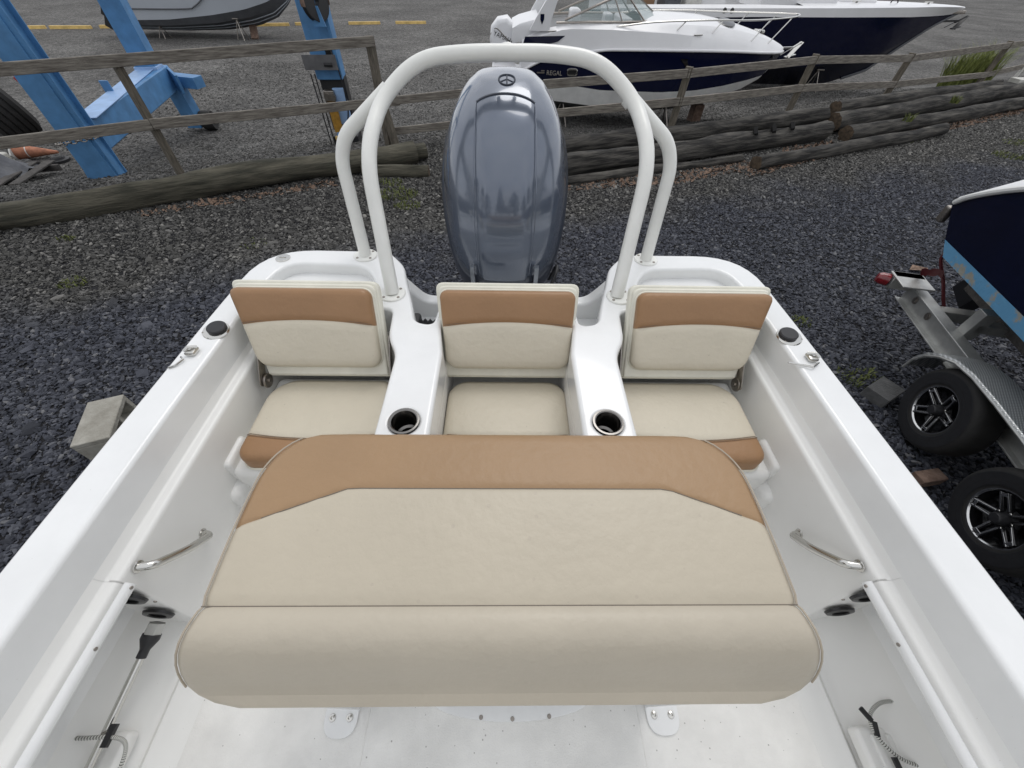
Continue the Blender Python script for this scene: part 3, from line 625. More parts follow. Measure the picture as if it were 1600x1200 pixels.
# transom closes the hull below the motor notch
def xz_plate(P, y0, y1, r): return xf(plate([(p[0], p[1]) for p in P], 0, y1-y0, r, 3), frame((0, y1, 0), (1, 0, 0), (0, 0, 1), (0, -1, 0)))
U = [(-1.06, 1.665), (-.56, 1.668), (-.50, 1.668), (-.455, 1.61, .05), (-.40, 1.548, .05), (0, 1.535)]
Up = [tuple(p) for p in rpoly(both(U)+[(.98, .85), (CX, .53), (-.97, .85)], 6)]
obj('transom', xz_plate(Up, 1.585, 1.645, .016), M_gel, boat, angle=50)
wellw = [Vector(p[:2]) for p in rpoly(L_out[:9], 6)]; wellw = [p+Vector((-.006, -.004)) for p in wellw]
wv = loft([[(p.x, p.y, z) for p in wellw] for z in (1.69, 1.60, 1.46)])
obj('splash_well', join(wv, mirror(wv, CX), rbox(-.50, .52, 1.09, 1.60, 1.42, 1.455, .01)), M_gel, boat)
# seat boxes, divider cheeks, moulded knees
sb = []
for s in (0, 1):
    q = join(rbox(-.975, -.39, .655, 1.12, 1.24, 1.50, .03, 4), rbox(-1.02, -.945, .59, .78, 1.25, 1.44, .035, 4), rbox(-1.0, -.955, .665, .80, 1.40, 1.535, .02, 3), rbox(-.383, -.226, .577, 1.24, 1.24, 1.672, .03, 4), rbox(-1.03, -.40, 1.215, 1.26, 1.3, 1.667, .01))
    sb.append(mirror(q, CX) if s else q)
obj('seat_box', join(*sb, rbox(-.235, .251, .65, 1.06, 1.24, 1.49, .03, 4), rbox(-.255, .271, 1.20, 1.26, 1.3, 1.667, .006)), M_liner, boat)
for a, b in ((-1.05, -.51), (.526, 1.066)): obj('baitwell_lid', plate([tuple(p) for p in rpoly([(a, 1.265), (b, 1.265), (b, 1.57), (a, 1.57)])], 1.70, 1.738, .004, 2), M_gel, boat)
lip = plate([tuple(p) for p in rpoly([(-.93, 1.32, .03), (-.60, 1.32, .03), (-.62, 1.47, .06), (-.93, 1.48, .08)])], 1.737, 1.744, .004, 2)
for g_ in (lip, mirror(lip, CX)): obj('lid_pad', g_, M_liner, boat)
for s in (0, 1):
    f = (lambda g: mirror(g, CX)) if s else (lambda g: g)
    ch = obj('cup_holder', f(lathe([(.043, -.0), (.0475, .003), (.0475, .006), (.042, .0065), (.0385, .004), (.038, -.012), (.0375, -.07), (.030, -.075), (.029, -.09), (0, -.09)], 28, axis_m((-.303, .680, 1.7895), (0, 0, 1)))), mat('dark_chrome', (.22, .21, .20), .25, metal=1.), boat)
    obj('rim', f(lathe([(.0385, .0035), (.041, .005), (.0440, .0045), (.0452, .001), (.044, 0)], 28, axis_m((-.303, .680, 1.7895), (0, 0, 1)))), M_steel, ch)
    obj('cup_well', f(lathe([(0, -.0885), (.028, -.0885)], 20, axis_m((-.303, .680, 1.7895), (0, 0, 1)))), M_void, ch)
    cp = (-1.062, 1.082, 1.7895)
    rh = obj('gunwale_rod_holder', f(lathe([(0, .004), (.036, .006), (.044, .005), (.047, .001), (.047, 0)], 28, xf(([], []), Matrix()) and None or axis_m(cp, (0, 0, 1)) @ Matrix.Diagonal((.95, 1.12, 1, 1)))), M_steel, boat)
    obj('rubber_cap', f(lathe([(.034, .004), (.0345, .013), (.031, .0165), (0, .0175)], 28, axis_m((cp[0]+.004, cp[1]+.006, cp[2]), (0, 0, 1)) @ Matrix.Diagonal((.95, 1.1, 1, 1)))), M_black, rh)
    for a in (200, 320): obj('screw', f(disc((cp[0]+.040*math.cos(R(a)), cp[1]+.046*math.sin(R(a)), cp[2]+.004), (0, 0, 1), .004, .002, 8)), M_steeld, rh)
    ck = obj('pull_up_cleat', f(join(rbox(-1.10, -1.065, .945, .985, 1.789, 1.808, .008), tube([(-1.098, .955, 1.808), (-1.085, .965, 1.818), (-1.066, .978, 1.808)], .006, 8))), M_steel, boat)
    obj('safety_pin', f(tube([(-1.105, .938, 1.797), (-1.09, .925, 1.799), (-1.105, .90, 1.795), (-1.122, .89, 1.794)] if not s else [(-1.095, .94, 1.797), (-1.06, .915, 1.80), (-1.03, .93, 1.795), (-.99, .945, 1.793)], .0035, 6)), M_steel, ck)
    # locker rim, rod holes, screws
    lr = obj('locker_rim', f(loft([[(-.985+.019*math.cos(R(a)), y, 1.622+.017*math.sin(R(a))) for a in range(0, 360, 24)] for y in (.272, .262, .1, -.3, -1.3)], closed=True, caps=True)), M_gel, boat)
    for y in (.262, .13, -.1): obj('screw', f(disc((-.968, y, 1.626), (1, 0, .5), .0045, .003, 10)), M_steeld, lr)
    for px_, pz in ((-1.0, 1.572), (-1.012, 1.432)):
        m_ = axis_m((px_, .250 if pz > 1.5 else .240, pz), (0, -1, .09), (1, 0, 0)) @ Matrix.Diagonal((1, .82, 1, 1))
        hh = obj('rod_socket', f(lathe([(.024, .006), (.027, .009), (.040, .007), (.043, 0)], 26, m_)), M_blackg, boat)
        obj('bore', f(lathe([(.0265, .008), (.024, -.0), (.022, .002), (0, .002)], 22, m_)), M_void, hh)
    obj('screw', f(disc((-.951, .2475, 1.545), (0, -1, .1), .0045, .003, 10)), M_steeld, boat)
    hp = bend([(-.976, .458, 1.470), (-.945, .452, 1.475), (-.932, .385, 1.548), (-.945, .318, 1.625), (-.978, .312, 1.632)], .03)
    gh = obj('grab_handle', f(tube(hp, .0115, 12)), M_steel, boat)
    for p in (hp[0], hp[-1]): obj('flange', f(disc((-.977, p.y, p.z), (1, 0, 0), .0165, .004, 18)), M_steel, gh)
obj('fuel_cap', join(disc((-1.005, 1.575, 1.789), (0, 0, 1), .031, .007, 24, .003), rbox(-1.02, -.99, 1.572, 1.578, 1.795, 1.799, .001)), M_steel, boat)
# right locker tray with moulded ridges
tr = obj('locker_tray', rbox(.978, 1.13, -.32, -.025, 1.30, 1.345, .012, 3), M_liner, boat)
for x in (1.02, 1.06, 1.10): obj('ridge', rbox(x-.011, x+.011, -.30, -.04, 1.340, 1.353, .005, 2), M_liner, tr)
obj('locker_tray', rbox(-1.115, -.99, -.5, -.02, 1.30, 1.345, .012, 3), M_liner, boat)
# bungee cords with dark tabs
def bungee(P, tabs):
    P = spline(P, 10); o = obj('bungee_cord', tube(P, .0042, 8), M_cord, boat)
    V, F = [], []; acc = 0; st = []
    for a, b in zip(P, P[1:]):
        L_ = (b-a).length; k = max(1, int(L_/.012))
        for j in range(k): st.append((a.lerp(b, (j+.1)/k), a.lerp(b, (j+.42)/k)))
    obj('tracer', join(*[tube([a, b], .0047, 6) for a, b in st]), M_black, o)
    for t in tabs: obj('tab', t, M_black, o)
bungee([(-1.13, -.03, 1.405), (-1.06, -.032, 1.407), (-.99, -.03, 1.41), (-.955, -.04, 1.40), (-.945, -.07, 1.39), (-.955, -.13, 1.37)], [rbox(-1.0, -.985, -.05, -.005, 1.405, 1.415)])
bungee([(1.13, .02, 1.40), (1.09, .027, 1.39), (1.05, .022, 1.38), (1.015, -.005, 1.37), (1.01, -.045, 1.37), (1.04, -.085, 1.372), (1.09, -.105, 1.375)], [xf(rbox(-.006, .006, -.016, .016, -.003, .003), Matrix.Translation((1.006, .0, 1.372)) @ Matrix.Rotation(.5, 4, 'Z')), xf(rbox(-.006, .006, -.016, .016, -.003, .003), Matrix.Translation((1.014, -.03, 1.372)) @ Matrix.Rotation(-.3, 4, 'Z')), rbox(1.02, 1.032, -.125, -.085, 1.37, 1.378)])

# ------------------------------------------------------------------ jump seats
def warp(g, f): return [f(v) for v in g[0]], g[1]
def cushion(x0, x1, y0, y1, rads, bnd):
    (tanp, main), out, _ = pad(x0, x1, y0, y1, .075, .026, .007, rads, [bnd], nx=40, m=10)
    up = lambda g: ([(v[0], v[1], v[2]+1.502) for v in g[0]], g[1])
    o = obj('seat_cushion', up(main), M_beige, boat, angle=60, wn_=False); obj('tan_panel', up(tanp), M_tan, o, angle=60, wn_=False)
    obj('piping', tube([(p.x, p.y, 1.508) for p in out], .006, 6, closed=True), M_cream, o)
    obj('stitch_line', tube([(x0+.012+(x1-x0-.024)*i/24, bnd(x0+(x1-x0)*i/24)-.009, 1.502+.0765+.0045*min(1, 2.5*min(i, 24-i)/10)) for i in range(25)], .0009, 5), M_seam, o)
    obj('seam', tube([(x0+.004+(x1-x0-.008)*i/24, bnd(x0+(x1-x0)*i/24), 1.502+.075+.0035*(1 if 0 < i < 24 else -3)) for i in range(25)], .0013, 5), M_seam, o)
curve = lambda xa, xb, ye, dip: (lambda x: ye-dip*(1-((2*x-xa-xb)/(xb-xa))**2))
cushion(-.928, -.445, .672, 1.043, (.05, .05, .05, .11), curve(-.928, -.445, .775, .022))
cushion(-.224, .249, .665, 1.043, (.05, .05, .08, .08), curve(-.224, .249, .775, .012))
cushion(.448, .940, .672, 1.043, (.05, .05, .11, .05), curve(.448, .940, .775, .022))
th = math.atan2(.30, .213); LB = .368
def backrest(bx, tx, skew):
    o = Vector((0, 1.030, 1.602)); b = Vector((0, math.cos(th), math.sin(th))); n = Vector((0, -math.sin(th), math.cos(th))); M_ = frame(o, (1, 0, 0), b, n)
    W = bx[1]-bx[0]
    def f(v):
        t = v[1]/LB; k = (v[0]-bx[0])/W; return ((bx[0]+(tx[0]-bx[0])*t)*(1-k)+(bx[1]+(tx[1]-bx[1])*t)*k, v[1], v[2])
    def put(g): return xf(warp(g, f), M_)
    sh = plate([tuple(p) for p in rpoly([(bx[0], 0, .015), (bx[1], 0, .015), (bx[1], LB, .03), (bx[0], LB, .03)], 5)], -.028, .0, .008, 3)
    lipg = plate([tuple(p) for p in rpoly([(bx[0]+.008, .008), (bx[1]-.008, .008), (bx[1]-.008, LB-.012, .03), (bx[0]+.008, LB-.012, .03)], 5)], -.001, .012, .008, 3)
    S_ = obj('backrest', put(join(sh, lipg)), M_cream, boat, angle=50)
    l, r_ = (.008, .020) if skew == 'L' else ((.020, .008) if skew == 'R' else (.016, .016))
    x0, x1, y0, y1 = bx[0]+l, bx[1]-r_, .044, .340
    bnd = lambda x: .205+.020*(1-((2*x-x0-x1)/(x1-x0))**2)
    (main, tanp), out, _ = pad(x0, x1, y0, y1, .042, .02, .010, (.045, .045, .03, .03), [bnd], nx=40, m=10)
    up = lambda g: ([(v[0], v[1], v[2]+.011) for v in g[0]], g[1])
    obj('pad', put(up(main)), M_beige, S_, angle=60, wn_=False); obj('tan_panel', put(up(tanp)), M_tan, S_, angle=60, wn_=False)
    obj('piping', put(tube([(p.x, p.y, .014) for p in out], .005, 6, closed=True)), M_cream, S_)
    obj('seam', put(tube([(x0+.006+(x1-x0-.012)*i/24, bnd(x0+(x1-x0)*i/24)+.006, .011+.042+.0035-.006*(i in (0, 24))) for i in range(25)], .0012, 5)), M_seam, S_)
    for sx in (0, 1):
        x = (bx[0]-.010 if sx == 0 else bx[1]+.010)
        arm = xf(plate([tuple(p) for p in rpoly([(.0, -.035, .02), (.045, -.035, .02), (.03, .17, .01), (.005, .17, .01)])], 0, .004, .001, 1), frame((x-.002, 1.035, 1.60), b if False else (0, math.cos(th), math.sin(th)), (0, math.cos(th), math.sin(th)), (1, 0, 0)) if False else frame((x-.002, 1.03, 1.60), n, b, (-1, 0, 0)) )
        h_ = obj('hinge', join(arm, disc((x, 1.018, 1.588), (-1 if sx else 1, 0, 0), .030, .008, 22, .003), disc((x, 1.018, 1.588), (-1 if sx else 1, 0, 0), .009, .013, 12, .002)), M_steeld, S_)
backrest((-.932, -.449), (-1.034, -.481), 'L')
backrest((-.236, .262), (-.265, .286), 'M')
backrest((.468, .936), (.479, 1.034), 'R')

# ------------------------------------------------------------------ leaning bench
def bench():
    rear, front = .532, .152
    # stations along the fabric: (y, z, half width, core y, core z, zone)
    st = []
    def hw(y):
        if y > .39: return .545-.115+.115*math.sqrt(max(0, 1-((y-.39)/(rear-.39))**2))*1.0 if y < rear else .43
        return .545
    def corner(y):                       # rear corners are long soft curves
        a, b, w0, w1 = .385, rear, .545, .40
        if y <= a: return hw(y)
        t = (y-a)/(b-a); return w1+(w0-w1)*math.sqrt(max(0, 1-t**2.2))
    S_ = [(rear-.004, 1.885), (rear, 1.92), (rear-.003, 1.945), (rear-.012, 1.962), (rear-.028, 1.972)]
    rows = [(y, z, corner(min(y, rear-.0005)), rear-.05, 1.90) for y, z in S_]
    k = 22
    for i in range(1, k+1):
        y = rear-.028+(front-(rear-.028))*i/k; rows.append((y, 1.972+.010*math.sin(math.pi*i/k), corner(y), y, 1.90))
    n_flat = len(rows)-1
    rows[-1] = (front, 1.967, .544, front, 1.90)
    for y, z, w in ((.145, 1.9725, .546), (.130, 1.976, .548), (.112, 1.975, .552), (.096, 1.967, .557), (.081, 1.952, .563), (.067, 1.930, .569), (.056, 1.905, .574), (.047, 1.880, .577), (.040, 1.864, .575)):
        rows.append((y, z, w, .12, 1.885))
    n_roll = len(rows)-1
    for y, z, w in ((.033, 1.855, .566), (.022, 1.849, .535), (.016, 1.843, .50), (.06, 1.84, .50)): rows.append((y, z, w, .12, 1.87))
    nu = 41
    def rowpts(r):
        y, z, w, cy, cz = r; P, C = Vector((0, y, z)), Vector((0, cy, cz)); d = (C-P); L_ = max(d.length, 1e-4); dn = d/L_; rr = min(.028, L_*.6); out = []
        us = [-1+2*i/(nu-1) for i in range(nu)]
        prof = [(w-rr+rr*math.sin(a), rr*(1-math.cos(a))) for a in [i*math.pi/2/5 for i in range(6)]]+[(w-.002, L_*.85)]
        flat = [((w-rr)*u, 0) for u in us]
        full = [(-x, q) for x, q in reversed(prof[1:])]+flat+[(x, q) for x, q in prof[1:]]
        for x, q in full: out.append(Vector((CX-.004+x, 0, 0))+P+dn*q)
        return out
    G_ = [rowpts(r) for r in rows]
    return rows, G_, n_flat, n_roll
rows, BG, nf, nr = bench()
def tan_edge(x):
    a = abs(x-.012); return .372 if a < .335 else .372-(a-.335)/(.545-.335)*.088
# the tan band is cut exactly along its seam: rows are re-spaced per column
def split(BG, lo_fn):
    m = len(BG[0]); up, dn = [], []; cols_u, cols_d = [], []
    K = nf
    for j in range(m):
        col = [BG[i][j] for i in range(0, nf+1)]; yb = lo_fn(col[8].x)
        a = [p for p in col if p.y > yb+.004]; b = [p for p in col if p.y < yb-.004]
        pa = a[-1] if a else col[0]; pb = b[0] if b else col[-1]; t = (pa.y-yb)/max(1e-6, pa.y-pb.y); q = pa.lerp(pb, max(0, min(1, t))); q = Vector((q.x, q.y, q.z-.004))
        def res(L_, n):
            out = []
            for i in range(n+1):
                s = i/n*(len(L_)-1); k = min(int(s), len(L_)-2); out.append(L_[k].lerp(L_[k+1], s-k))
            return out
        cols_u.append(res(a+[pa.lerp(q, .6)+Vector((0, 0, .0015)), q], 22)); cols_d.append(res([q, q.lerp(pb, .4)+Vector((0, 0, .0015))]+b, 24))
    tr_ = lambda c: [[c[j][i] for j in range(m)] for i in range(len(c[0]))]
    return tr_(cols_u), tr_(cols_d)
ub, db = split(BG, tan_edge)
bs = obj('bench_cushion', loft([[tuple(p) for p in r_] for r_ in db]), M_bbeige, boat, angle=70, wn_=False)
obj('tan_panel', loft([[tuple(p) for p in r_] for r_ in ub]), M_btan, bs, angle=70, wn_=False)
obj('front_roll', loft([[tuple(p) for p in r_] for r_ in BG[nf:nr+2]]), M_broll, bs, angle=70, wn_=False)
obj('underside', join(loft([[tuple(p) for p in r_] for r_ in BG[nr+1:]])), M_broll, bs, angle=70, wn_=False)
obj('seam', join(tube([p+Vector((0, 0, .0008)) for p in ub[-1][7:-7]], .0011, 5), tube([Vector((-.533+1.072*i/40, front_y, 1.9672)) for front_y in (.152,) for i in range(41)], .0011, 5)), mat('bench_seam', (.17, .145, .12), .8), bs)
edge = [BG[i][4]+Vector((-.002, 0, .004)) for i in range(4, nr+1)]; edge2 = [BG[i][-5]+Vector((.002, 0, .004)) for i in range(4, nr+1)]
obj('piping', join(tube(edge, .0019, 6), tube(edge2, .0019, 6)), M_pipe, bs)
bb = obj('bench_base', join(rbox(-.40, .41, .06, .46, 1.25, 1.84, .04, 3), rbox(-.47, .48, .020, .50, 1.815, 1.845, .008, 2)), M_gel, boat)
for s in (-1, 1):
    x = CX-.003+s*.472
    tb = obj('mount_tab', join(plate([tuple(p) for p in rpoly([(x-.048, .13), (x-.048, -.043, .045), (x+.048, -.043, .045), (x+.048, .13)], 8)], 1.2505, 1.258, .002, 2), rbox(x-s*.045-.004, x-s*.045+.004, .02, .4, 1.255, 1.8, .003)), M_gel, bb)
    for q in (-1, 1): obj('bolt', lathe([(0, .002), (.004, .001), (.0045, .005), (.009, .004), (.0105, 0)], 14, axis_m((x+q*.025, .003, 1.258), (0, 0, 1))), M_steel, tb)
arc = [(CX+.02+.245*math.cos(R(a)), .048+.058*math.sin(R(a))) for a in range(180, 361, 10)]
hp_ = obj('curved_kick_plate', plate(arc, 1.2535, 1.259, .002, 2), M_gel, boat)
for x, y in ((-.060, 0.001), (.032, -.003), (.140, .002), (-.19, .035)): obj('screw', disc((x, y, 1.259), (0, 0, 1), .006, .002, 12), M_steeld, hp_)

# ------------------------------------------------------------------ tow arch
RT = .0275
top = bend([(-.462, 1.318, 1.79), (-.515, 1.56, 2.235), (-.475, 1.80, 2.352), (-.335, 1.88, 2.454), (-.15, 1.905, 2.471), (.17, 1.905, 2.477), (.35, 1.88, 2.462), (.495, 1.80, 2.360), (.535, 1.56, 2.243), (.464, 1.318, 1.79)], .16, 8)
arch = obj('tow_arch', tube(top, RT, 18), M_powder, boat, angle=60)
for s in (0, 1):
    f = (lambda g: mirror(g, .006)) if s else (lambda g: g)
    lg = bend([(-.642, 1.607, 1.79), (-.672, 1.72, 2.15), (-.640, 1.745, 2.235), (-.452, 1.815, 2.375)], .11, 8)
    obj('brace_leg', f(tube(lg, RT*.97, 18)), M_powder, arch, angle=60)
    obj('collar', f(tube([(-.474, 1.800, 2.348), (-.455, 1.81, 2.364)], RT*1.035, 18)), M_powder, arch)
    for p in ((-.462, 1.318), (-.642, 1.607)):
        fg = obj('flange', f(lathe([(0, .008), (.050, .007), (.053, .004), (.053, 0), (0, 0)], 26, axis_m((*p, 1.7895), (0, 0, 1)))), M_powder, arch)
        for a in (45, 135, 225, 315):
            obj('bolt', f(disc((p[0]+.041*math.cos(R(a)), p[1]+.041*math.sin(R(a)), 1.796), (0, 0, 1), .006, .004, 10, .002)), M_steeld, arch)
eye = [(-.0+.040*math.cos(R(a)), 1.935, 2.452+.040*math.sin(R(a))) for a in range(-20, 201, 12)]
obj('tow_eye', join(tube(eye, .010, 10), tube([(-.02, 1.905, 2.47), (-.02, 1.905, 2.45)], .012, 10)), M_powder, arch)

# ------------------------------------------------------------------ outboard motor
def interp(T, z):
    # cubic through the profile so that reflections run smoothly over the cowl
    n = len(T)
    if z <= T[0][0]: return list(T[0][1:])
    if z >= T[-1][0]: return list(T[-1][1:])
    i = next(k for k in range(n-1) if T[k][0] <= z <= T[k+1][0]); h = T[i+1][0]-T[i][0]; t = (z-T[i][0])/h; out = []
    for c in range(1, len(T[0])):
        def tan(k):
            if k == 0: return (T[1][c]-T[0][c])/(T[1][0]-T[0][0])
            if k == n-1: return (T[-1][c]-T[-2][c])/(T[-1][0]-T[-2][0])
            h0, h1 = T[k][0]-T[k-1][0], T[k+1][0]-T[k][0]; return ((T[k][c]-T[k-1][c])/h0*h1+(T[k+1][c]-T[k][c])/h1*h0)/(h0+h1)
        p, q, m, w = T[i][c], T[i+1][c], tan(i)*h, tan(i+1)*h
        out.append((2*t**3-3*t*t+1)*p+(t**3-2*t*t+t)*m+(-2*t**3+3*t*t)*q+(t**3-t*t)*w)
    return out
COWL = [(1.40, 1.74, 2.14, .165), (1.50, 1.69, 2.18, .215), (1.60, 1.645, 2.22, .252), (1.68, 1.610, 2.26, .270), (1.80, 1.578, 2.30, .283), (1.92, 1.575, 2.32, .288), (2.04, 1.598, 2.33, .285), (2.14, 1.640, 2.325, .270), (2.22, 1.695, 2.31, .247), (2.28, 1.760, 2.29, .220), (2.33, 1.850, 2.27, .184), (2.365, 1.94, 2.24, .142), (2.385, 2.02, 2.20, .095), (2.392, 2.08, 2.15, .045)]
XM = -.004
def cowl_ring(z, n=72, grow=0., detail=True):
    yf, yr, w = interp(COWL, z); cy, ry = (yf+yr)/2, (yr-yf)/2; out = []
    for i in range(n):
        a = 2*math.pi*i/n; c, s = math.cos(a), math.sin(a); e_ = 2.45
        q = (abs(c)**e_+abs(s)**e_)**(-1/e_); x, y = (w+grow)*q*c, (ry+grow)*q*s
        if detail and s < .25:                      # raised centre panel with crisp shoulders, scooped flanks
            ax = abs(x); k = sst(-.15, .2, -s) if s < .15 else 0
            kk = sst(.106, .132, ax); k2 = sst(.17, .24, ax)
            y += k*(.008*kk-.008*k2)*sst(1.66, 1.75, z); x -= math.copysign(k*.004*kk*(1-k2), x)*1.0
            if z < 1.86: y -= .008*sst(1.86, 1.845, z) if ax < .112 else 0
        out.append((XM+x, cy+y, z))
    return out
zs = [1.655+(2.3920-1.655)*(1-(1-i/46)**1.6) for i in range(47)]
rings = [cowl_ring(z) for z in zs]
def cap_top(rings):
    g = loft(rings, closed=True); V, F = g; k = len(rings[-1]); c = tuple(sum(p[i] for p in rings[-1])/k for i in range(3)); V.append((c[0], c[1], c[2]+.002)); o = (len(rings)-1)*k
    F += [(o+i, o+(i+1) % k, len(V)-1) for i in range(k)]; return V, F
motor = obj('outboard_motor', cap_top(rings), M_motor, boat, angle=34, wn_=False)
# lower pan wraps the flanks: its rim climbs towards the back
def pan():
    n = 72; secs = []
    for j in range(13):
        t = j/12; s = []
        for i in range(n):
            a = 2*math.pi*i/n; sn = math.sin(a); zt = 1.68+.56*sst(-.86, .25, sn)+.0*sn; z = 1.41+(zt-1.41)*t
            yf, yr, w = interp(COWL, z); cy, ry = (yf+yr)/2, (yr-yf)/2; e_ = 2.45; c = math.cos(a); q = (abs(c)**e_+abs(sn)**e_)**(-1/e_); gr = .011 if t < .97 else -.004
            s.append((XM+(w+gr)*q*c, cy+(ry+gr)*q*sn, z))
        secs.append(s)
    return loft(secs, closed=True, caps=False)
obj('lower_cowling', pan(), M_motord, motor, angle=50, wn_=False)
for s in (-1, 1):
    obj('pan_edge_trim', loft([[(XM+s*(.142+dx), y+dy, z) for dx, dy in ((0, 0), (.02, .004), (.024, .03), (0, .03))] for z, y in ((1.50, 1.655), (1.60, 1.618), (1.70, 1.592), (1.74, 1.60))], closed=True, caps=True), M_motorl, motor)
def cowl_strip(z0, z1, xa, xb, off, n=14):
    # thin raised lip that follows the cowl
    secs = []
    for i in range(n+1):
        z = z0+(z1-z0)*i/n; yf, yr, w = interp(COWL, z); cy, ry = (yf+yr)/2, (yr-yf)/2; s = []
        for x in (xa, xb):
            k = max(0, 1-(abs(x)/w)**2.45)**(1/2.45); s.append((XM+x, cy-ry*k-off, z))
        secs.append(s)
    return secs
for s in (-1, 1): obj('crease', tube([Vector((XM+s*(.118+.012*math.sin(i/20*math.pi)), p[1], p[2])) for i, p in enumerate([cowl_strip(1.70, 2.33, .118, .12, .001, 20)[k][0] for k in range(21)])], .0022, 6), M_motor, motor)
# round tuning-fork badge at the top of the panel
from mathutils.bvhtree import BVHTree
cg = cap_top(rings); bvh = BVHTree.FromPolygons([Vector(v) for v in cg[0]], cg[1])
def on_cowl(x, y, lift=.0012):
    h_ = bvh.ray_cast(Vector((x, y, 3)), Vector((0, 0, -1))); return h_[0]+h_[1]*lift if h_[0] else Vector((x, y, 2.3))
bcx, bcy = XM+.004, 1.985
M_badge = mat('badge_dark', (.06, .07, .09), .6, spec=.2)
def onl(P): return [on_cowl(bcx+x, bcy+y) for x, y in P]
bd = obj('badge', tube(onl([(.033*math.cos(2*math.pi*i/32), .040*math.sin(2*math.pi*i/32)) for i in range(32)]), .0036, 6, closed=True), M_badge, motor)
for q in ((0, 0),): obj('fork', join(tube(onl([(0, -.034+.007*i) for i in range(11)]), .0028, 6), *[tube(onl([(0, 0), (sx*.028, -.020)]), .0022, 6) for sx in (-1, 1)]), M_badge, bd)
lipz = [on_cowl(XM+x, 1.895-1.6*x*x, .001) for x in [-.118+.236*i/20 for i in range(21)]]
obj('panel_step', tube(lipz, .0045, 6), M_motord, motor)
obj('midsection', join(loft([[(XM+sx*w, y, z) for sx, y in ((-1, y0), (1, y0), (1, y1), (-1, y1))] for z, w, y0, y1 in ((1.48, .13, 1.68, 2.12), (1.2, .10, 1.72, 2.05), (.75, .06, 1.76, 2.0), (.62, .03, 1.78, 2.0))], closed=True, caps=True), rbox(-.25, .25, 1.75, 2.15, .66, .675, .004)), M_motord, motor)
obj('gearcase', join(xf(lathe([(0, -.32), (.04, -.26), (.065, -.1), (.065, .1), (.045, .28), (0, .3)], 18), axis_m((XM, 1.9, .55), (0, 1, 0))), rbox(-.012, .008, 1.82, 1.98, .3, .5)), M_motord, motor)
obj('propeller', join(*[xf(rbox(-.05, .05, -.004, .004, .03, .17, .003), Matrix.Translation((XM, 2.14, .55)) @ Matrix.Rotation(R(a), 4, 'Y') @ Matrix.Rotation(.5, 4, 'Z')) for a in (0, 120, 240)]), M_steel, motor)
obj('clamp_bracket', rbox(-.16, .15, 1.64, 1.75, 1.30, 1.56, .02), M_motord, motor)
obj('control_cable', tube(spline([(.22, 1.62, 1.60), (.25, 1.66, 1.68), (.262, 1.75, 1.66), (.24, 1.80, 1.55)], 8), .009, 10), M_black, motor)
bt = obj('steering_boot', join(*[lathe([(.030, 0), (.042, .012), (.030, .024)], 18, axis_m((-.44+.024*i, 1.42-.002*i, 1.53), (1, 0, 0))) for i in range(5)], tube([(-.33, 1.415, 1.53), (-.2, 1.41, 1.53), (0, 1.40, 1.54)], .016, 12), rbox(-.46, -.40, 1.36, 1.47, 1.46, 1.58, .015)), M_black, boat)
bk = obj('cable_bracket', xf(plate([tuple(p) for p in rpoly([(-.09, -.05, .04), (.09, -.05, .04), (.11, .06, .03), (-.06, .05, .03)])], 0, .008, .002, 2), Matrix.Translation((-.30, 1.25, 1.50)) @ Matrix.Rotation(-.35, 4, 'X')), M_gel, boat)
obj('grommet', lathe([(.012, .004), (.016, .006), (.02, 0)], 16, axis_m((-.285, 1.255, 1.508), (0, -.34, .94))), M_black, bk)

# timber cradle under the keel
cr_ = empty('keel_cradle', (CX, 0, 0), 'rough timber blocks under the keel of the white boat', 'timber blocks')
for y, h in ((.9, .50), (-1.2, .475), (-2.7, .60)): obj('block', rbox(CX-.45, CX+.45, y-.12, y+.12, -.02, h, .01), M_pallet, cr_)

# chrome pole stowed in the left locker
pole = empty('chrome_pole', (-1.0, .1, 1.42), 'chrome pole with black tip stowed in the left side locker', 'pole')
pa, pb = Vector((-.985, .19, 1.452)), Vector((-1.032, -.09, 1.372)); dd = (pb-pa).normalized()
obj('tube', tube([pa+dd*.06, pa+dd*1.1], .0095, 14), M_steel, pole)
obj('grip', tube([pa+dd*.005, pa+dd*.018, pa+dd*.040, pa+dd*.043, pa+dd*.062], [.0225, .023, .013, .012, .012], 16), M_black, pole)
obj('end_cap', tube([pa-dd*.022, pa+dd*.005], [.021, .0215], 6), M_alu, pole)

# unseen helm console forward of the bench, added to darken the bench's front
con = obj('console', loft([[(CX+sx*w, y, z) for sx, y in ((-1, y0), (1, y0), (1, y1), (-1, y1))] for z, w, y0, y1 in ((1.25, .42, -1.5, -.66), (1.75, .42, -1.45, -.64), (2.02, .40, -1.32, -.76), (2.12, .38, -1.28, -.96))], closed=True, caps=True), M_gel, boat, angle=30)
obj('windscreen', loft([[(CX-.38, -1.0, 2.11), (CX+.38, -1.0, 2.11)], [(CX-.34, -1.14, 2.48), (CX+.34, -1.14, 2.48)], [(CX-.34, -1.15, 2.48), (CX+.34, -1.15, 2.48)], [(CX-.38, -1.01, 2.11), (CX+.38, -1.01, 2.11)]]), M_tint, con)
obj('wheel', tube([(CX+.18*math.cos(R(a)), -.64+.05*math.sin(R(a)), 1.95+.17*math.sin(R(a))) for a in range(0, 360, 15)], .014, 8, closed=True), M_black, con)

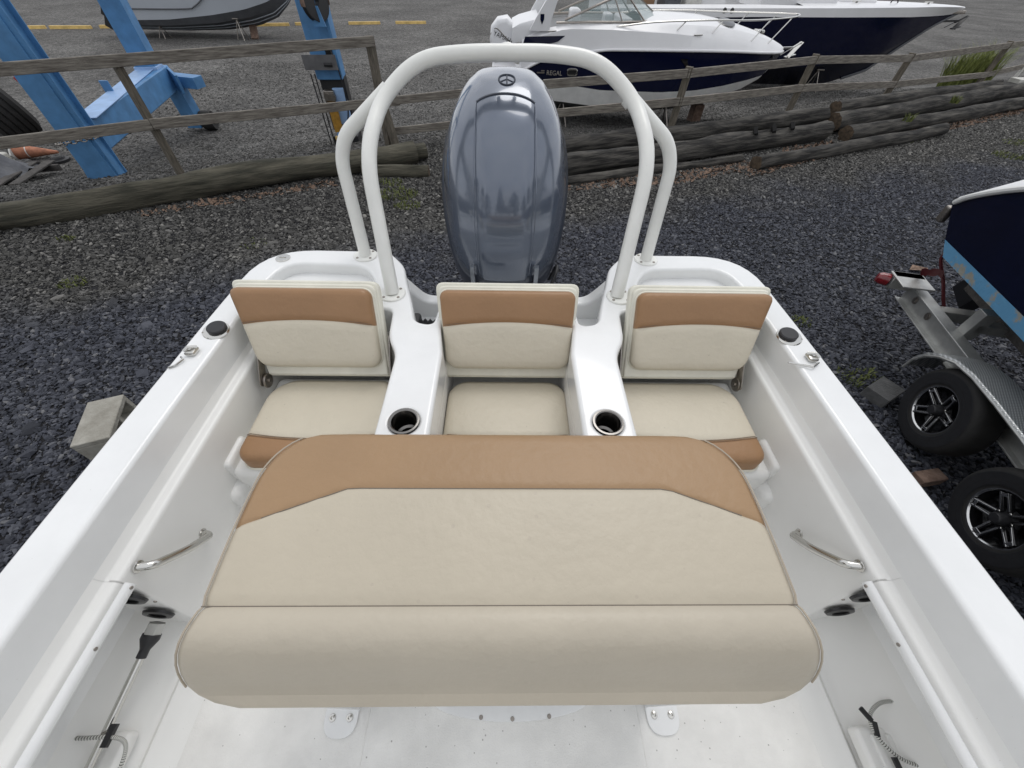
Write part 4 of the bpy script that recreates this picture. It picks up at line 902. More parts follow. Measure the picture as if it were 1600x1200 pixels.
# ------------------------------------------------------------------ blue travel hoist
hz = -.3
ho = empty('boat_hoist', (-7.05, 7.2, -.2), 'big blue steel travel hoist with columns standing beyond the left fence', 'boat hoist')
def col_(cx, cy, w, d, z0, z1, rot=.0, flare=0):
    g = rbox(-w/2, w/2, -d/2, d/2, z0, z1, .015, 2); return xf(g, Matrix.Translation((cx, cy, 0)) @ Matrix.Rotation(rot, 4, 'Z'))
A, B = Vector((-7.1, 7.35)), Vector((-8.02, 11.05))
ra = math.atan2(B.x-A.x, B.y-A.y)
c1 = obj('column', col_(A.x, A.y, .35, .34, -.35, 5.2, -ra), M_blue, ho)
obj('flange', join(*[xf(rbox(.175, .25, d-.012, d+.012, -.3, 5.1, .003, 1), Matrix.Translation((A.x, A.y, 0)) @ Matrix.Rotation(-ra, 4, 'Z')) for d in (-.13, .13)]), M_blue, c1)
obj('base_gusset', xf(loft([[(-.18, -.175, .62), (.18, -.175, .62), (.18, .175, .62), (-.18, .175, .62)], [(-.19, -.18, .05), (.22, -.18, .05), (.22, .18, .05), (-.19, .18, .05)], [(-.24, -.20, -.35), (.24, -.20, -.35), (.24, .20, -.35), (-.24, .20, -.35)]], closed=True, caps=True), Matrix.Translation((A.x, A.y, 0)) @ Matrix.Rotation(-ra, 4, 'Z')), M_blue, c1, flat=True)
c2 = obj('column', col_(B.x, B.y, .40, .36, .55, 5.2, -ra), M_blue, ho)
obj('weld_collar', col_(B.x, B.y, .45, .41, .70, .78, -ra), M_bluel, c2)
ch = obj('chassis_beam', beam((A.x-.02, A.y+.1, .42), (B.x+.02, B.y+.35, .50), .34, .46, r=.02), M_blue, ho)
obj('top_plate', beam((A.x, A.y+.3, .655), (B.x, B.y-.15, .735), .345, .012, r=.002), M_bluel, ch)
obj('lug', rbox(-7.78, -7.62, 9.2, 9.24, .66, .86, .01), M_blue, ch)
obj('end_bracket', join(beam((B.x-.22, B.y+.5, .45), (B.x+.75, B.y+.35, .42), .3, .22), beam((B.x+.3, B.y+.2, .3), (B.x+.35, B.y+.15, .66), .06, .5)), M_blue, ho)
wl_ = obj('wheel_leg', beam((B.x+.12, B.y+.35, .35), (B.x+.12, B.y+.45, -.5), .34, .30, up=(0, 1, 0)), M_blue, ho)
def wheel_lathe(r, w, hub): return [(hub, -w*.45), (r*.93, -w*.5), (r, -w*.36), (r, w*.36), (r*.93, w*.5), (hub, w*.45)]
obj('wheel', lathe(wheel_lathe(.21, .26, .09), 28, axis_m((B.x+.42, B.y+.5, -.39), (1, .2, 0))), M_tyre, ho)
cc = [(A.x+.21*math.cos(t*.7)*1.25, A.y-.05+.24*math.sin(t*.7)*1.3, .47+.03*math.sin(t)) for t in [i*.35 for i in range(27)]]
links = []
for i, p in enumerate(cc[:-1]):
    q = Vector(cc[i+1]); p = Vector(p); d = (q-p).normalized(); n = Vector((0, 0, 1)) if i % 2 else d.cross(Vector((0, 0, 1))); mid = (p+q)/2
    links.append(tube([mid+d*.05*math.cos(R(a))+n*.028*math.sin(R(a)) for a in range(0, 360, 40)], .009, 5, closed=True))
tag(obj('chain', join(*links), M_steeld, wn_=False), 'steel chain wrapped round the left blue hoist column', 'chain')
C3 = Vector((-3.40, 9.42)); X3 = Matrix.Translation((C3.x, C3.y, 0)) @ Matrix.Rotation(.12, 4, 'Z')
c3 = obj('column', xf(rbox(-.235, .235, -.2, .2, .95, 5.2, .015, 2), X3), M_blue, ho)
obj('face_strip', xf(join(rbox(.02, .032, -.206, -.2, 1.0, 5.1, .001, 1), rbox(.19, .245, -.23, -.2, 1.0, 5.1, .004, 1)), X3), M_blue, c3)
obj('cavity', xf(rbox(.05, .17, -.215, -.19, 1.28, 1.47, .004, 1), X3), M_void, c3)
obj('lower_frame', xf(join(rbox(-.22, .235, -.10, .2, .1, .98, .01), rbox(-.24, .26, -.24, .24, -.30, .02, .02)), X3), M_black, c3)
obj('shield', xf(rbox(-.02, .21, -.20, -.12, .22, .82, .02, 2), X3), M_bluel, c3)
ph = lathe([(.05, -.05), (.23, -.05), (.25, -.045), (.235, -.02), (.235, .02), (.25, .045), (.23, .05), (.05, .05), (.05, -.05)], 32, X3 @ axis_m((.12, -.33, 2.02), (.80, -.6, 0.05)))
pl = obj('pulley', ph, M_black, ho); obj('guard', xf(loft([[(.12+.6*.262*math.cos(R(a))+.8*dy, -.33+.8*.262*math.cos(R(a))-.6*dy, 2.02+.262*math.sin(R(a))) for a in range(-10, 191, 10)] for dy in (-.05, .06)]), X3), M_woodchock, pl)
obj('hub_plate', xf(loft([[(.02, -.40, 1.72), (.22, -.40, 1.72), (.16, -.41, 1.98), (.08, -.41, 1.98)], [(.02, -.37, 1.72), (.22, -.37, 1.72), (.16, -.38, 1.98), (.08, -.38, 1.98)]], closed=True, caps=True), X3), M_blue, pl)
obj('cylinder_block', xf(join(rbox(-.18, .02, -.28, -.10, .62, .80, .02), tube([(-.12, -.3, .70), (-.12, -.22, .70)], .06, 14), tube([(-.02, -.3, .70), (-.02, -.22, .70)], .06, 14)), X3), M_steeld, ho)
obj('yellow_cylinder', xf(tube([(-.075, -.26, .12), (-.075, -.26, .60)], .085, 16), X3), M_amber, ho)
obj('blue_pump', xf(join(tube([(-.10, -.30, .05), (.04, -.30, .05)], .085, 14), rbox(-.16, .06, -.3, -.16, -.05, .04, .02)), X3), M_blue, ho)
obj('lamp_block', xf(rbox(-.17, -.07, -.36, -.28, -.02, .05, .015), X3), M_yellow, ho)
for dx in (0, .07): obj('cable', xf(tube([(-.30+dx, -.29, 1.06), (-.29+dx, -.30, -.26)], .012, 8), X3), M_black, ho)
sp = empty('metal_plate', (C3.x, C3.y-.3, 1.1), 'blank grey metal plate hung on the hoist leg with the pulley', 'plate')
obj('sheet', xf(rbox(-.36, .23, -.336, -.325, 1.12, 1.34, .003), X3), M_plate, sp); obj('clip', xf(tube([(.0, -.345, 1.2), (.14, -.345, 1.2)], .03, 10), X3), M_black, sp)
obj('hose', xf(tube(spline([(.15, -.21, 1.38), (.2, -.25, 1.2), (.22, -.24, .9), (.2, -.22, .5), (.1, -.2, .2)], 6), .012, 8), X3), M_black, ho)
obj('top_beam', join(beam((A.x, A.y, 5.25), (C3.x, C3.y, 5.25), .4, .4), beam((A.x, A.y, 5.25), (B.x, B.y, 5.25), .4, .4)), M_blue, ho)
# big ribbed wheel at the left edge
tw = empty('large_tyre', (-11.35, 10.45, -.6), 'huge black ribbed tyre standing at the left edge behind the fence', 'tyre')
tm = axis_m((-11.6, 10.45, .12), (-.50, -.80, -.32))
prof = [(.36, -.30), (.62, -.36), (.70, -.30)]
for k in range(5):
    a = -.28+k*.125; prof += [(.735, a), (.735, a+.085), (.705, a+.092), (.705, a+.118)]
prof += [(.735, .34), (.62, .40), (.36, .34), (.36, -.30)]
obj('tread', lathe(prof, 48, tm), M_tyre, tw); obj('hub', lathe([(0, .26), (.2, .27), (.3, .32), (.36, .33)], 32, tm), M_bluel if False else mat('dark_green_hub', (.06, .11, .11), .4), tw)
# cones, barrier, pads, pallets
def cone_geo(): return lathe([(.155, 0), (.025, .68), (0, .69)], 22), lathe([(.1275, .13), (.1285, .13), (.098, .29), (.097, .29)], 22), rbox(-.19, .19, -.19, .19, -.03, .0, .01)
def cone(name, M_, label):
    o = empty(name, M_.translation, label, 'traffic cone', 'traffic cones by the hoist')
    b_, s_, f_ = cone_geo()
    obj('shell', xf(b_, M_), M_orange, o); obj('stripe', xf(lathe([(.118, .19), (.1195, .19), (.082, .345), (.080, .345)], 22), M_), M_whitep, o); obj('foot', xf(f_, M_), M_whitep, o)
cone('traffic_cone', axis_m((-10.55, 9.28, -.43), (.93, .36, -.11)), 'dirty orange traffic cone lying on its side by the big tyre')
cone('traffic_cone', axis_m((-10.05, 10.95, -.40), (-.52, -.83, .06)), 'small orange traffic cone lying behind the left hoist column')
bt_ = empty('barrier_post', (-11.3, 11.1, -.6), 'red and white striped barrier leaning beside the big tyre', 'barrier')
for i in range(4): obj('band', beam((-11.62+.17*i, 11.5-.02*i, .42-.2*i), (-11.45+.17*i, 11.48-.02*i, .22-.2*i), .07, .09), (M_red if i % 2 == 0 else M_whitep) if i != 0 else mat('barrier_red', (.42, .05, .05), .5), bt_)
tag(obj('white_block', rbox(-11.15, -10.72, 8.95, 9.25, -.6, -.42, .04, 3), M_whitep), 'dirty white plastic block lying beside the fallen cone', 'block')
for (x, y, r_, l) in ((-10.2, 8.95, .22, 'round black rubber pad on the gravel left of another'), (-9.75, 9.25, .2, 'round black rubber pad on the gravel nearest the blue column')):
    p = empty('rubber_pad', (x, y, -.6), l, 'rubber pad', 'black rubber pads'); obj('disc', lathe([(0, .09), (r_*.6, .09), (r_*.66, .06), (r_, .05), (r_, 0)], 10, axis_m((x, y, -.6), (0, 0, 1))), M_black, p); obj('ring', lathe([(r_*.2, .10), (r_*.3, .12), (r_*.45, .11), (r_*.5, .085)], 14, axis_m((x, y, -.6), (0, 0, 1))), M_greyblock, p)
pt = empty('wooden_pallet', (-9.1, 7.2, -.35), 'dark broken wooden pallet on the gravel at the left edge', 'pallet')
for i, (x, y) in enumerate(((-8.85, 7.3), (-9.13, 7.22), (-9.5, 7.1), (-9.85, 7.0))): obj('slat', beam((x, y, -.30), (x-.35, y+1.25, -.34), .17, .03), M_pallet, pt)
for t in (0.05, 1.15): obj('stringer', beam((-8.6-.3*t, 7.25+t, -.40), (-10.2-.3*t, 6.8+t, -.40), .06, .11), M_pallet, pt)
rnd = random.Random(3); V, F = [], []
for j in range(9):
    for i in range(11):
        u, v = i/10-.5, j/8-.5; hgt = .36*max(0, 1-(u*u+v*v)*3.6)+.14*mnoise.noise(Vector((u*5, v*5, 2))); V.append((-9.95+u*1.5, 7.95+v*.9, -.36+max(.0, hgt)))
for j in range(8):
    for i in range(10): F.append((j*11+i, j*11+i+1, (j+1)*11+i+1, (j+1)*11+i))
tag(obj('tarp_heap', (V, F), M_tarp, wn_=False), 'crumpled grey tarpaulin heaped on the pallet at the left edge', 'tarpaulin')

# ------------------------------------------------------------------ boats behind
def sheer_fn(T):
    def f(x):
        for (a, *p), (b, *q) in zip(T, T[1:]):
            if a <= x <= b:
                t = (x-a)/(b-a); return [u+(v-u)*t for u, v in zip(p, q)]
        return T[0][1:] if x < T[0][0] else T[-1][1:]
    return f
def hull_boat(T, yc, n=40):
    """T rows: x, then per level (half breadth, z). Returns rings[level][station] for both sides"""
    f = sheer_fn(T); x0, x1 = T[0][0], T[-1][0]; xs = [x0+(x1-x0)*(1-(1-i/n)**1.35) for i in range(n+1)]; return xs, [f(x) for x in xs]
def band(xs, rows, yc, a, b, lean=None):
    gs = []
    for s in (-1, 1):
        secs = []
        for x, r in zip(xs, rows):
            secs.append([(x+(lean(x, r[2*a+1]) if lean else 0), yc+s*r[2*a], r[2*a+1]), (x+(lean(x, r[2*b+1]) if lean else 0), yc+s*r[2*b], r[2*b+1])])
        gs.append(loft(secs) if s == -1 else mirror_y(loft(secs)))
    return join(*gs)
def mirror_y(g): return g[0], [tuple(reversed(f)) for f in g[1]]
def lid(xs, rows, yc, a, m=10, crown=.0, x0=None, x1=None):
    secs = []
    for x, r in zip(xs, rows):
        if (x0 is not None and x < x0) or (x1 is not None and x > x1): continue
        secs.append([(x, yc+r[2*a]*(2*j/m-1), r[2*a+1]+crown*(1-(2*j/m-1)**2)*min(1, r[2*a]/.9)) for j in range(m+1)])
    return loft(secs)
YR = 13.2
# x, keel, chine, navy bottom, navy top (rub rail), deck edge, coaming
TR = [(.35, 0, -.32, .92, .10, 1.08, .60, 1.10, .66, 1.09, 1.10, .95, 1.22),
      (.75, 0, -.34, .95, .06, 1.09, .50, 1.13, .86, 1.12, 1.30, .95, 1.42),
      (1.35, 0, -.36, .98, .03, 1.09, .42, 1.15, 1.0, 1.12, 1.45, .95, 1.50),
      (2.4, 0, -.38, 1.0, -.06, 1.10, .31, 1.18, 1.12, 1.14, 1.46, .96, 1.54),
      (3.9, 0, -.36, 1.0, -.03, 1.12, .30, 1.20, 1.14, 1.14, 1.42, .94, 1.56),
      (4.8, 0, -.30, .94, .03, 1.06, .34, 1.14, 1.14, 1.07, 1.36, .82, 1.54),
      (5.6, 0, -.12, .76, .16, .88, .42, .97, 1.12, .90, 1.28, .62, 1.46),
      (6.3, 0, .12, .48, .30, .60, .50, .74, 1.08, .66, 1.18, .42, 1.34),
      (6.8, 0, .40, .20, .46, .32, .56, .48, 1.05, .42, 1.12, .26, 1.22),
      (7.12, 0, .72, .02, .72, .06, .78, .22, 1.03, .19, 1.09, .1, 1.13),
      (7.22, 0, .95, .005, .95, .01, .95, .06, 1.03, .05, 1.08, .02, 1.09)]
rg = empty('cruiser', (3.6, YR, -.6), 'navy and white cruiser with windscreen, bow rail and white outboard behind the fence', 'boat')
xs, rows = hull_boat(TR, YR)
obj('bottom', band(xs, rows, YR, 0, 1), M_hullgd, rg, wn_=False)
obj('boot_side', band(xs, rows, YR, 1, 2), M_bootgrey, rg, wn_=False)
obj('navy_side', band(xs, rows, YR, 2, 3), M_navy, rg, wn_=False)
obj('topside', join(band(xs, rows, YR, 3, 4), band(xs, rows, YR, 4, 5)), M_hullw, rg, wn_=False)
obj('foredeck', lid(xs, rows, YR, 5, crown=.14, x0=3.0), M_hullw, rg, wn_=False)
obj('cockpit', join(lid(xs, [r[:10]+[r[10], r[11]-.45] for r in rows], YR, 5, x1=3.1)), M_bootgrey, rg, wn_=False)
obj('stern', ([(.35, YR-1.1, .66), (.35, YR+1.1, .66), (.35, YR+1.08, 1.12), (.35, YR-1.08, 1.12), (.35, YR-.9, .1), (.35, YR+.9, .1), (.35, YR, -.32)], [(0, 1, 2, 3), (4, 5, 1, 0), (6, 5, 4)]), M_hullw, rg, flat=True)
obj('swim_platform', rbox(-.38, .5, YR-.98, YR+.98, .60, .70, .03), M_hullw, rg)
rails = [Vector((x, YR-r[6]-.012, r[7]-.01)) for x, r in zip(xs, rows)]
obj('rub_rail', tube(rails, .028, 8), M_hullw, rg)
obj('accent_panel', ([(.24+.12, YR-1.125, 1.13), (.42, YR-1.128, 1.30), (1.36, YR-1.145, 1.335), (1.2, YR-1.15, 1.23), (.85, YR-1.145, 1.15)], [(0, 1, 2, 3, 4)]), M_navy, rg, flat=True)
vent = [(1.62+.115*math.copysign(abs(math.cos(R(a)))**.5, math.cos(R(a))), YR-1.132-.0*a, .66+.06*math.copysign(abs(math.sin(R(a)))**.5, math.sin(R(a)))) for a in range(0, 360, 15)]
vo = obj('oval_vent', tube(vent, .022, 6, closed=True), M_steel, rg); obj('opening', (vent, [tuple(range(len(vent)))]), M_void, vo, flat=True)
obj('hull_window', ([(4.2, YR-1.185, .98), (5.55, YR-.955, .94), (5.0, YR-1.03, .80), (4.45, YR-1.135, .78)], [(0, 1, 2, 3)]), M_tint, rg, flat=True)
obj('lettering', join(text_geo('REGAL', .13, .004, (.98, YR-1.142, .60), (1, -.03, -.01), (0, .12, 1)), rbox(.74, .93, YR-1.142, YR-1.134, .63, .655), rbox(.84, .93, YR-1.142, YR-1.134, .67, .69)), M_steeld, rg, flat=True)
# windscreen: frame tubes and panes
def ws(s):
    y = lambda q: YR+s*q
    b = [(1.15, y(.93), 1.53), (1.9, y(.94), 1.56), (2.7, y(.92), 1.57), (3.25, y(.80), 1.58), (3.6, y(.45), 1.62), (3.7, y(0), 1.64)]
    t = [(1.35, y(.90), 1.58), (1.85, y(.86), 1.76), (2.45, y(.80), 1.97), (2.75, y(.68), 2.02), (2.95, y(.38), 2.04), (3.0, y(0), 2.05)]
    return b, t
for s in (-1, 1):
    b, t = ws(s); fr_ = obj('windscreen_frame', join(tube(b, .022, 8), tube(t, .022, 8), tube([b[2], t[2]], .014, 6), tube([b[3], t[3]], .018, 6), tube([b[5], t[5]], .014, 6)), M_steeld, rg)
    for i in range(5): obj('pane', ([b[i], b[i+1], t[i+1], t[i]], [(0, 1, 2, 3)]), M_glass, fr_, flat=True)
obj('seat_back', join(rbox(1.5, 1.75, YR-.6, YR-.1, 1.1, 1.75, .06, 3), rbox(2.3, 2.5, YR-.75, YR-.3, 1.1, 1.7, .05, 3), rbox(2.75, 3.0, YR-.7, YR+.5, 1.3, 1.62, .05, 3)), M_hullw, rg)
# arch, rails, hatch, anchor
for s in (-1, 1):
    y = YR+s*1.04
    al = obj('arch_leg', loft([[(x0, y-.06, z), (x1, y-.06, z), (x1, y+.06, z), (x0, y+.06, z)] for z, x0, x1 in ((1.40, .52, .98), (1.62, .66, 1.02), (1.9, .86, 1.12), (2.3, 1.2, 1.45), (2.7, 1.6, 1.95))], closed=True, caps=True), M_hullw, rg, angle=30)
    if s < 0: obj('shield_badge', ([(.80+dx, y-.066, 1.60+dz) for dx, dz in ((-.045, .09), (.045, .09), (.045, .0), (0, -.09), (-.045, 0))], [(0, 1, 2, 3, 4)]), M_navy, al, flat=True)
obj('arch_top', rbox(1.6, 2.0, YR-1.1, YR+1.1, 2.66, 2.78, .04, 2), M_hullw, rg)
obj('stern_lounge', loft([[(.12, YR-.95, z), (.75, YR-.95, z+.1), (.75, YR+.95, z+.1), (.12, YR+.95, z)] for z in (1.15, 1.42)]+[[(.3, YR-.9, 1.5), (.75, YR-.9, 1.6), (.75, YR+.9, 1.6), (.3, YR+.9, 1.5)]], closed=True, caps=True), M_hullw, rg, angle=40)
rt = [(2.55, YR-1.04, 1.50), (3.4, YR-1.08, 1.60), (4.6, YR-1.02, 1.65), (5.9, YR-.80, 1.66), (6.9, YR-.42, 1.69), (7.25, YR-.10, 1.71)]
rl = spline(rt+[(7.28, YR+.1, 1.71)]+[(p[0], 2*YR-p[1], p[2]) for p in reversed(rt)], 5); obj('bow_rail', tube(rl, .017, 8), M_steel, rg)
for s in (-1, 1):
    for a, b in (((4.15, 1.04, 1.63), (3.88, 1.05, 1.38)), ((5.05, .95, 1.65), (4.78, .96, 1.33)), ((6.3, .66, 1.67), (5.95, .70, 1.22)), ((6.95, .38, 1.69), (6.5, .45, 1.14))): obj('stanchion', tube([(a[0], YR+s*a[1], a[2]), (b[0], YR+s*b[1], b[2])], .013, 6), M_steel, rg)
obj('deck_hatch', lathe([(0, .01), (.24, .01), (.26, .0)], 24, axis_m((5.35, YR-.42, 1.575), (.09, -.28, 1)) @ Matrix.Diagonal((.85, .85, 1, 1))), M_tint, rg)
obj('windlass', join(rbox(6.35, 6.55, YR-.1, YR+.1, 1.30, 1.42, .03, 2), tube([(6.4, YR-.15, 1.36), (6.4, YR+.15, 1.36)], .06, 10)), M_steel, rg)
def anchor(x, y, z, s, m, parent):
    obj('anchor', join(beam((x-.45*s, y, z+.02), (x+.22*s, y, z+.05*s), .05*s, .05*s), beam((x+.1*s, y, z+.0), (x+.36*s, y, z+.17*s), .06*s, .04*s), *[beam((x+.02*s, y+q*.2*s, z-.14*s), (x+.36*s, y, z+.17*s), .12*s, .02*s) for q in (-1, 1)], beam((x-.05*s, y-.2*s, z-.13*s), (x+.25*s, y-.1*s, z-.08*s), .1*s, .03*s)), m, parent)
anchor(7.32, YR, 1.04, .95, M_steel, rg)
obj('bow_eye', tube([(6.75+.06*math.cos(R(a)), YR-.46, .95+.05*math.sin(R(a))) for a in range(0, 360, 40)], .02, 6, closed=True), M_black, rg)
for x in (.95, 1.3, 4.4): obj('cleat', join(tube([(x, YR-1.1, 1.40), (x+.2, YR-1.1, 1.41)], .015, 6)), M_steel, rg)
# its outboard
def small_motor(parent, ox, oy, oz, m, word=None):
    P = [(-.42, .20), (-.50, .55), (-.46, .80), (-.30, .96), (-.05, 1.0), (.12, .86), (.20, .62), (.20, .30), (.12, .14), (-.3, .12)]
    k = [(.0, 1.), (.75, .98), (.95, .88), (1., .72)]
    secs = []
    for w, sc_ in reversed(k): secs.append([(ox-.14+(x+.14)*sc_, oy-.30*w, oz+.55+(z-.55)*sc_) for x, z in P])
    for w, sc_ in k[1:]: secs.append([(ox-.14+(x+.14)*sc_, oy+.30*w, oz+.55+(z-.55)*sc_) for x, z in P])
    mo = obj('outboard_motor', loft(secs, closed=True, caps=True), m, parent, angle=50)
    obj('leg', join(loft([[(ox+x, oy+s*w, oz+z) for x, s in ((-.36, -1), (.04, -1), (.04, 1), (-.36, 1))] for z, w in ((.16, .2), (-.1, .12), (-.45, .08))], closed=True, caps=True), rbox(ox-.5, ox+.12, oy-.22, oy+.22, oz-.18, oz-.14, .01)), m, mo)
    obj('dark_swoosh', tube(spline([(ox-.47, oy-.24, oz+.66), (ox-.33, oy-.292, oz+.78), (ox-.1, oy-.295, oz+.62), (ox+.12, oy-.29, oz+.44)], 6), .014, 6), M_steeld, mo)
    if word: obj('lettering', text_geo(word, .13, .003, (ox-.40, oy-.303, oz+.66), (1, 0, -.36), (.3, 0, 1)), M_black, mo, flat=True)
    return mo
small_motor(rg, .05, YR, .56, M_hullw, 'YAMAHA')
def stand(x, y, zt, zb, parent, h=.5, m=M_steeld):
    o = empty('boat_stand', (x, y, zb), None, None, parent=parent) if False else None
    top_ = Vector((x, y, zt)); gs = [tube([top_, (x+.28*math.cos(R(a)), y+.28*math.sin(R(a)), zb)], .018, 6) for a in (60, 180, 300)]+[rbox(x-.13, x+.13, y-.13, y+.13, zt-.01, zt+.03, .008)]
    return join(*gs)
GS = 'stands propping the boats'
for x, y, zt, l in ((1.5, YR-.7, .02, 'metal boat stand under the stern quarter of the cruiser'), (4.3, YR-.7, -.02, 'metal boat stand under the middle of the cruiser')):
    tag(obj('boat_stand', stand(x, y, zt, gz(x, y), None), M_steeld), l, 'boat stand', GS)
tag(obj('keel_block', join(rbox(.9, 1.2, YR-.3, YR+.3, -.66, -.50, .01), rbox(.9, 1.2, YR-.3, YR+.3, -.50, -.34, .01)), M_pallet), 'dark timber blocks under the stern of the cruiser', 'timber block')
tag(obj('keel_block', join(rbox(5.35, 5.6, YR-.2, YR+.2, -.67, -.42, .01), rbox(5.35, 5.6, YR-.2, YR+.2, -.42, -.16, .01)), M_woodchock), 'brownish timber blocks under the bow of the cruiser', 'timber block')

# navy centre console behind it
YN = 18.5
TN = [(3.0, 0, -.6, 1.15, -.05, 1.36, 1.16, 1.36, 1.42, 1.25, 1.50), (8.0, 0, -.66, 1.15, .0, 1.40, 1.32, 1.40, 1.52, 1.28, 1.60), (9.5, 0, -.66, 1.08, .0, 1.37, 1.34, 1.38, 1.55, 1.25, 1.60), (11, 0, -.66, .9, .04, 1.22, 1.35, 1.24, 1.57, 1.1, 1.62),
      (12.4, 0, -.58, .58, .18, .98, 1.36, 1.02, 1.59, .88, 1.63), (13.6, 0, -.18, .30, .35, .70, 1.36, .76, 1.60, .62, 1.64), (14.4, 0, .52, .14, .72, .44, 1.37, .54, 1.61, .42, 1.64), (15.1, 0, 1.08, .06, 1.14, .18, 1.38, .36, 1.61, .26, 1.63), (15.6, 0, 1.37, .02, 1.38, .05, 1.42, .18, 1.60, .12, 1.62), (15.85, 0, 1.5, .01, 1.5, .02, 1.51, .05, 1.58, .03, 1.60)]
nb = empty('navy_motor_boat', (9.5, YN, -.7), 'dark navy motor boat with high flared bow behind the cruiser', 'boat')
xs, rows = hull_boat(TN, YN, 44)
obj('navy_bottom', band(xs, rows, YN, 0, 1), M_navyd, nb, wn_=False); obj('navy_side', band(xs, rows, YN, 1, 2), M_navy, nb, wn_=False); obj('white_cap', join(band(xs, rows, YN, 2, 3), band(xs, rows, YN, 3, 4)), M_hullw, nb, wn_=False)
obj('deck', lid(xs, rows, YN, 4, crown=.05, x0=9.3), M_hullw, nb, wn_=False); obj('cockpit', lid(xs, [r[:8]+[r[8], r[9]-.5] for r in rows], YN, 4, x1=9.4), M_bootgrey, nb, wn_=False)
obj('stem_strip', tube([Vector((x, YN-.02, r[1])) for x, r in zip(xs, rows) if x > 12.6], .045, 8), M_hullgd, nb)
obj('forward_seat', loft([[(8.3, YN-.85, z), (10.9, YN-.72, z), (10.9, YN+.72, z), (8.3, YN+.85, z)] for z in (1.5, 1.84)]+[[(8.6, YN-.75, 1.93), (10.7, YN-.62, 1.9), (10.7, YN+.62, 1.9), (8.6, YN+.75, 1.93)]], closed=True, caps=True), M_hullw, nb, angle=40)
obj('bow_hatch', rbox(11.2, 12.4, YN-.45, YN+.45, 1.64, 1.74, .04, 2), M_hullw, nb); obj('console', loft([[(6.0, YN-.5, 1.2), (7.4, YN-.5, 1.2), (7.4, YN+.5, 1.2), (6.0, YN+.5, 1.2)], [(6.2, YN-.45, 2.5), (7.0, YN-.45, 2.5), (7.0, YN+.45, 2.5), (6.2, YN+.45, 2.5)]], closed=True, caps=True), M_hullw, nb)
for x in (5.2, 5.9): obj('folded_cover', rbox(x, x+.55, YN-.7, YN+.4, 1.35, 1.85, .12, 3), M_tarp if x < 5.5 else M_whitep, nb)
obj('helm_seat', rbox(4.2, 4.9, YN-.6, YN+.6, 1.2, 1.9, .08, 3), M_brownwall, nb)
anchor(15.75, YN, 1.20, 1.1, M_black, nb); obj('roller', rbox(15.35, 15.95, YN-.09, YN+.09, 1.42, 1.52, .02), M_steeld, nb)
for q in (-1, 1): obj('light', lathe([(0, .02), (.06, .02), (.07, 0)], 14, axis_m((7.1+.12*q, YN-1.385, 1.45), (0, -1, .1))), M_black, nb)
for x in (11.6, 14.3): obj('cleat', join(tube([(x-.14, YN-.62+(x-11.6)*.13, 1.70), (x+.14, YN-.62+(x-11.6)*.13, 1.70)], .02, 6), rbox(x-.03, x+.03, YN-.64+(x-11.6)*.13, YN-.60+(x-11.6)*.13, 1.62, 1.70)), M_steel, nb)
obj('pop_light', tube([(13.1+.12*math.cos(R(a)), YN-.3, 1.66+.1*math.sin(R(a))) for a in range(0, 181, 20)], .02, 6), M_black, nb)
for x, y, zt, l in ((6.0, YN-.8, .05, 'metal boat stand under the near side of the navy boat'), (11.5, YN-.55, -.1, 'metal boat stand under the bow of the navy boat')): tag(obj('boat_stand', stand(x, y, zt, gz(x, y), None), M_steeld), l, 'boat stand', GS)
for x in (5., 11.): tag(obj('keel_block', rbox(x-.2, x+.2, YN-.3, YN+.3, gz(x, YN)-.02, -.655, .01), M_pallet), 'timber block under the %s of the navy boat' % ('middle' if x < 8 else 'bow'), 'timber block')

# grey boat on stands at the far left
YG = 25.5
TG = [(-18.0, 0, -.42, 1.12, -.16, 1.25, .02, 1.30, 1.25, 1.22, 1.35), (-15.5, 0, -.42, 1.14, -.12, 1.27, .10, 1.32, 1.35, 1.24, 1.45), (-13.5, 0, -.34, 1.08, .0, 1.25, .28, 1.32, 1.5, 1.2, 1.6), (-12.0, 0, -.16, .86, .2, 1.10, .48, 1.28, 1.66, 1.15, 1.75), (-11.0, 0, .14, .52, .42, .84, .72, 1.12, 1.85, 1.0, 1.95), (-10.3, 0, .62, .2, .78, .5, 1.0, .85, 2.0, .7, 2.1), (-9.6, 0, 1.3, .05, 1.35, .16, 1.5, .4, 2.15, .3, 2.2), (-9.2, 0, 1.9, .01, 1.9, .04, 2.0, .08, 2.2, .05, 2.2)]
gb = empty('grey_motor_boat', (-13.5, YG, -.6), 'pale grey motor boat with dark bottom on stands at the far left', 'boat')
xs, rows = hull_boat(TG, YG, 36)
obj('dark_bottom', join(band(xs, rows, YG, 0, 1)), M_hullgd, gb, wn_=False); obj('chine_side', band(xs, rows, YG, 1, 2), M_hullgd, gb, wn_=False); obj('grey_side', join(band(xs, rows, YG, 2, 3), band(xs, rows, YG, 3, 4)), M_hullg, gb, wn_=False); obj('deck', lid(xs, rows, YG, 4), M_hullw, gb, wn_=False)
for k in (.35, .7): obj('strake', tube([Vector((x, YG-r[2]*k-.02, r[1]+(r[3]-r[1])*k-.01)) for x, r in zip(xs, rows)][:-3], .018, 6), M_hullg, gb)
obj('hull_crease', tube(spline([(-17.6, YG-1.30, .42), (-14.6, YG-1.325, .47), (-14.0, YG-1.33, .58), (-13.2, YG-1.335, .98), (-12.4, YG-1.31, 1.1)], 6), .025, 6), M_hullgd, gb)
obj('stern', ([(-18.0, YG-1.3, 1.25), (-18., YG+1.3, 1.25), (-18., YG+1.25, .02), (-18., YG-1.25, .02), (-18, YG+1.12, -.16), (-18, YG-1.12, -.16), (-18, YG, -.42)], [(0, 1, 2, 3), (3, 2, 4, 5), (5, 4, 6)]), M_hullg, gb, flat=True)
